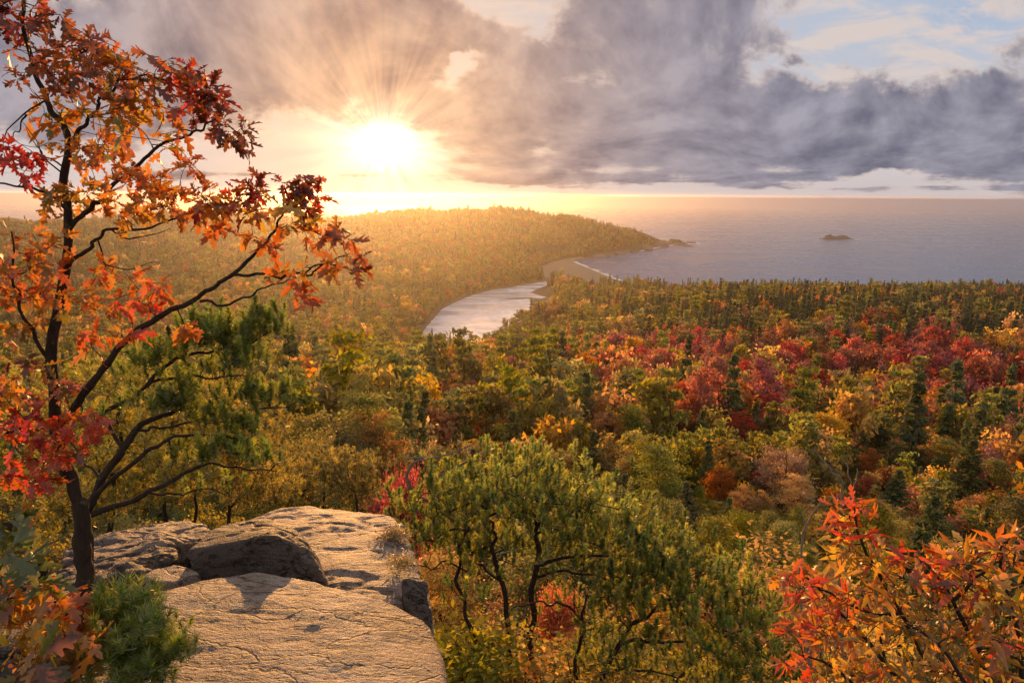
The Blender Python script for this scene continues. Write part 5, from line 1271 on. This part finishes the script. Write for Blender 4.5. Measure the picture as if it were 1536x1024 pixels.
# --- bleached bare sapling behind it
lb = Limbs(np.random.default_rng(8), 6); k = 2.6 / 1024
for pts, r0 in (([(1215, 1010, 2.6), (1206, 930, 2.6), (1200, 850, 2.6), (1208, 800, 2.6), (1207, 770, 2.6), (1221, 750, 2.6)], 3.2), ([(1221, 752, 2.6), (1212, 745, 2.6), (1202, 742, 2.6)], 1.6), ([(1208, 790, 2.6), (1232, 752, 2.6), (1252, 746, 2.6)], 1.8), ([(1262, 980, 2.6), (1262, 850, 2.6), (1264, 760, 2.6), (1262, 725, 2.6), (1244, 700, 2.6), (1219, 672, 2.6)], 2.8), ([(1264, 760, 2.6), (1278, 735, 2.6), (1272, 705, 2.6), (1258, 682, 2.6)], 1.8), ([(1278, 738, 2.6), (1284, 715, 2.6), (1286, 700, 2.6)], 1.2), ([(1207, 850, 2.6), (1176, 866, 2.6), (1150, 872, 2.6)], 1.4)):
    lb.limb(pts, r0 * k, .7 * k, 6, .008)
plant('bare_sapling', 'leafless sapling with crooked bleached twigs rising behind the red shrub tips', 'sapling', P(1215, 1010, 2.6), lb, MAT['twig_pale'], None, None, trunk_name='twigs')

# --- lower left corner
rng = np.random.default_rng(51); lb = Limbs(rng, 7); k = 2.0 / 1024
lb.limb([(120, 1180, 1.9), (150, 1080, 1.95), (180, 1000, 2.0), (205, 950, 2.05)], 6 * k, 2 * k); lb.limb([(150, 1080, 1.95), (200, 1020, 2.0), (245, 975, 2.05)], 4 * k, 1.6 * k); lb.limb([(150, 1085, 1.95), (130, 1020, 2.0), (120, 980, 2.0)], 4 * k, 1.6 * k)
tg, ids = blob_pts([(180, 915, 34, 22, 2.05, .06, 15), (215, 935, 30, 26, 2.05, .06, 15), (245, 975, 30, 26, 2.02, .06, 14), (190, 975, 44, 28, 2.0, .08, 18), (140, 985, 40, 28, 1.98, .06, 12), (215, 1015, 50, 18, 1.98, .06, 14), (120, 1015, 50, 16, 1.95, .06, 10)], rng)
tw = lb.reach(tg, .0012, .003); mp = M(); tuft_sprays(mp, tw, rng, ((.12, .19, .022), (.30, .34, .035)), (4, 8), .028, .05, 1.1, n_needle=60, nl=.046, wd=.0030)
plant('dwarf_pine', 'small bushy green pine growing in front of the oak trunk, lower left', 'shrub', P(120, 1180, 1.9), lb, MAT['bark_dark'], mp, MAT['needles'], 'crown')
rng = np.random.default_rng(52); lb = Limbs(rng, 7); k = 2.0 / 1024
lb.limb([(130, 1000, 2.05), (97, 918, 2.1), (82, 890, 2.1), (67, 866, 2.1), (48, 826, 2.1), (30, 797, 2.1), (-20, 772, 2.1)], 9 * k, 6 * k)
lb.limb([(67, 866, 2.1), (40, 880, 1.95), (10, 900, 1.85)], 3 * k, 1.2 * k); lb.limb([(97, 918, 2.1), (80, 960, 1.9), (70, 1000, 1.8)], 3 * k, 1.2 * k); lb.limb([(48, 826, 2.1), (30, 850, 1.95), (15, 850, 1.9)], 3 * k, 1.2 * k)
LB = [(22, 830, 26, 28, 1.92, .06, 7, {'green': 4, 'olive': 1}), (50, 860, 30, 20, 1.92, .05, 5, {'green': 3, 'yellow': 1}), (30, 900, 36, 24, 1.9, .06, 8, {'amber': 2, 'yellow': 1, 'orange': 2, 'green': 1}), (90, 915, 34, 22, 1.95, .05, 8, {'amber': 2, 'orange': 2, 'red': 1}), (50, 950, 50, 26, 1.85, .06, 12, {'yellow': 2, 'amber': 3, 'brown': 1}), (120, 965, 34, 18, 1.9, .05, 7, {'amber': 2, 'orange': 1.5, 'yellow': 1}), (40, 1000, 50, 24, 1.8, .06, 9, {'amber': 1, 'brown': 2, 'green': 1}), (15, 770, 24, 26, 2.0, .06, 5, {'olive': 1, 'amber': 1, 'green': 1})]
tg, ids = blob_pts(LB, rng); tw = lb.reach(tg, .001, .0025); ml = M(); rosettes(ml, tw, rng, [b[7] for b in LB], ids, (3, 6), (.065, .105), 'oak', (.25, -.1, -.4))
plant('oak_sapling', 'leaning sapling with green and amber leaves in the lower left corner', 'sapling', P(130, 1000, 2.05), lb, MAT['bark_dark'], ml, MAT['leaf'])

# --- dry grass on the edge of the ledge, bushes below it
def grass(seed, pts, label):
    rng = np.random.default_rng(seed); m = M(); base = None
    for px, py, d, n, ln in pts:
        c = P(px, py, d); base = c if base is None else base
        C = c + rng.normal(size=(n, 3)) * [.035, .035, .010]; t = unit(rng.normal(size=(n, 3)) * [.8, .8, .3] + [.15, -.1, .35]); L = ln * rng.uniform(.5, 1.2, n)
        sd = unit(np.cross(t, rng.normal(size=(n, 3)))) * .0022
        mid = C + t * L[:, None] * .6; tip = C + t * L[:, None] + np.array([0, 0, -1.0]) * (L * .45)[:, None]
        V = np.stack([C - sd, C + sd, mid + sd * .8, mid - sd * .8, tip], 1); i = np.arange(n)[:, None] * 5
        cc = np.repeat(pick(rng, ((.34, .23, .05), (.55, .38, .10)), n, .2), 5, 0)
        k0 = m.n; m.add(V.reshape(-1, 3), (i + np.array([[0, 1, 2, 3]])), cc); m.f.setdefault(3, []).append((i + np.array([[3, 2, 4]])) + k0)
    o = m.obj('grass_tuft', MAT['needles']); o.data.transform(Matrix.Translation(-Vector(base))); o.location = base
    tag(o, label, 'grass')
grass(1, [(590, 802, 3.72, 380, .085)], 'dry golden grass tuft overhanging the right end of the pale ledge')
grass(2, [(602, 842, 3.34, 200, .07)], 'russet dry grass in a crack lower down the pale ledge')
for kk_, sd_ in (('gold', 301), ('gold', 302), ('crimson', 303), ('orange', 304)):
    near_proto('bush_' + kk_, broad_tree(sd_, {'crimson': 'red'}.get(kk_, kk_), 9, 7.0, 110, 90, .115, bare=.82 if kk_ in ('crimson', 'orange') else .12, sides=6)); NAMES['bush_' + kk_] = 'shrub'
def bush(key, px, py, d, h, label, wide=1.0, v=0, name='shrub'):
    t = P(px, py, d); z = min(height(np.array([t[:2]]))[0], t[2] - h * .6); hh = t[2] - z
    o = near_tree(key, v, (t[0], t[1], z), hh / 9, v * 1.3, label, None, wide); o.name = name; o['category'] = 'shrub'
bush('bush_crimson', 604, 728, 8.0, 3, 'scarlet bush glowing beyond the right end of the pale ledge', .22, 1)
bush('bush_gold', 1045, 838, 14, 4, 'golden orange shrub just above the spreading low pine, the one nearer the centre pine', 1.15, 0)
bush('bush_gold', 1130, 845, 13, 4, 'yellow golden shrub between the low pine and the red tipped shrub', 1.2, 1)
bush('bush_gold', 1215, 835, 14, 4, 'orange gold shrub behind the bleached bare sapling', 1.0, 0)
bush('bush_orange', 840, 900, 9.0, 3, 'orange bush glimpsed through the stems of the umbrella pine', .32, 0)
rng = np.random.default_rng(61)
LOW = []
for q_, kk_ in enumerate(('olive', 'gold', 'olive', 'russet')):
    far_proto(kk_, *broad_tree(400 + q_, kk_, 10, 10, 60, 90, .17, bare=.08)); LOW.append(FAR.pop()[1])
far_proto('pine', *pine_tree(410, 'pine', 10, 9, 34, 150, .19)); LOW.append(FAR.pop()[1])
far_proto('spruce', *conifer(411, 'spruce', 10, 6, 16, 9, 8, .34)); LOW.append(FAR.pop()[1])
for q_, o_ in enumerate(LOW): o_.name = 'low_%02d' % q_
def undergrowth():
    n = 9000; r = np.where(rng.random(n) < .3, np.sqrt(rng.uniform(4.7 ** 2, 26 ** 2, n)), np.sqrt(rng.uniform(26 ** 2, 170 ** 2, n))); az = np.radians(rng.uniform(-43, 43, n))
    Q = np.stack([np.sin(az) * r, np.cos(az) * r], 1); z = height(Q)
    px, py = project(np.stack([Q[:, 0], Q[:, 1], z + 1.2], 1)); ok = ~((r < 6.4) & (px < 640)); Q, z, r = Q[ok], z[ok], r[ok]; n = len(Q)
    idx = np.where(r < 26, np.array([0, 0, 1, 2, 2, 3, 4, 4, 4])[rng.integers(0, 9, n)], np.array([0, 0, 2, 4, 4, 4, 5, 5, 1])[rng.integers(0, 9, n)]); s = rng.uniform(.07, .17, n) * np.where(r > 30, rng.uniform(1.0, 1.7, n), np.where(r > 12, 1.5, 1.0))
    rot = np.zeros((n, 3)); rot[:, 2] = rng.uniform(0, 6.28, n)
    forest_object('undergrowth', np.concatenate([Q, z[:, None]], 1), idx, rot, np.stack([s * 1.2, s * 1.2, s], 1), LOW, 'low bushes and saplings covering the slope under the ledge')
undergrowth()
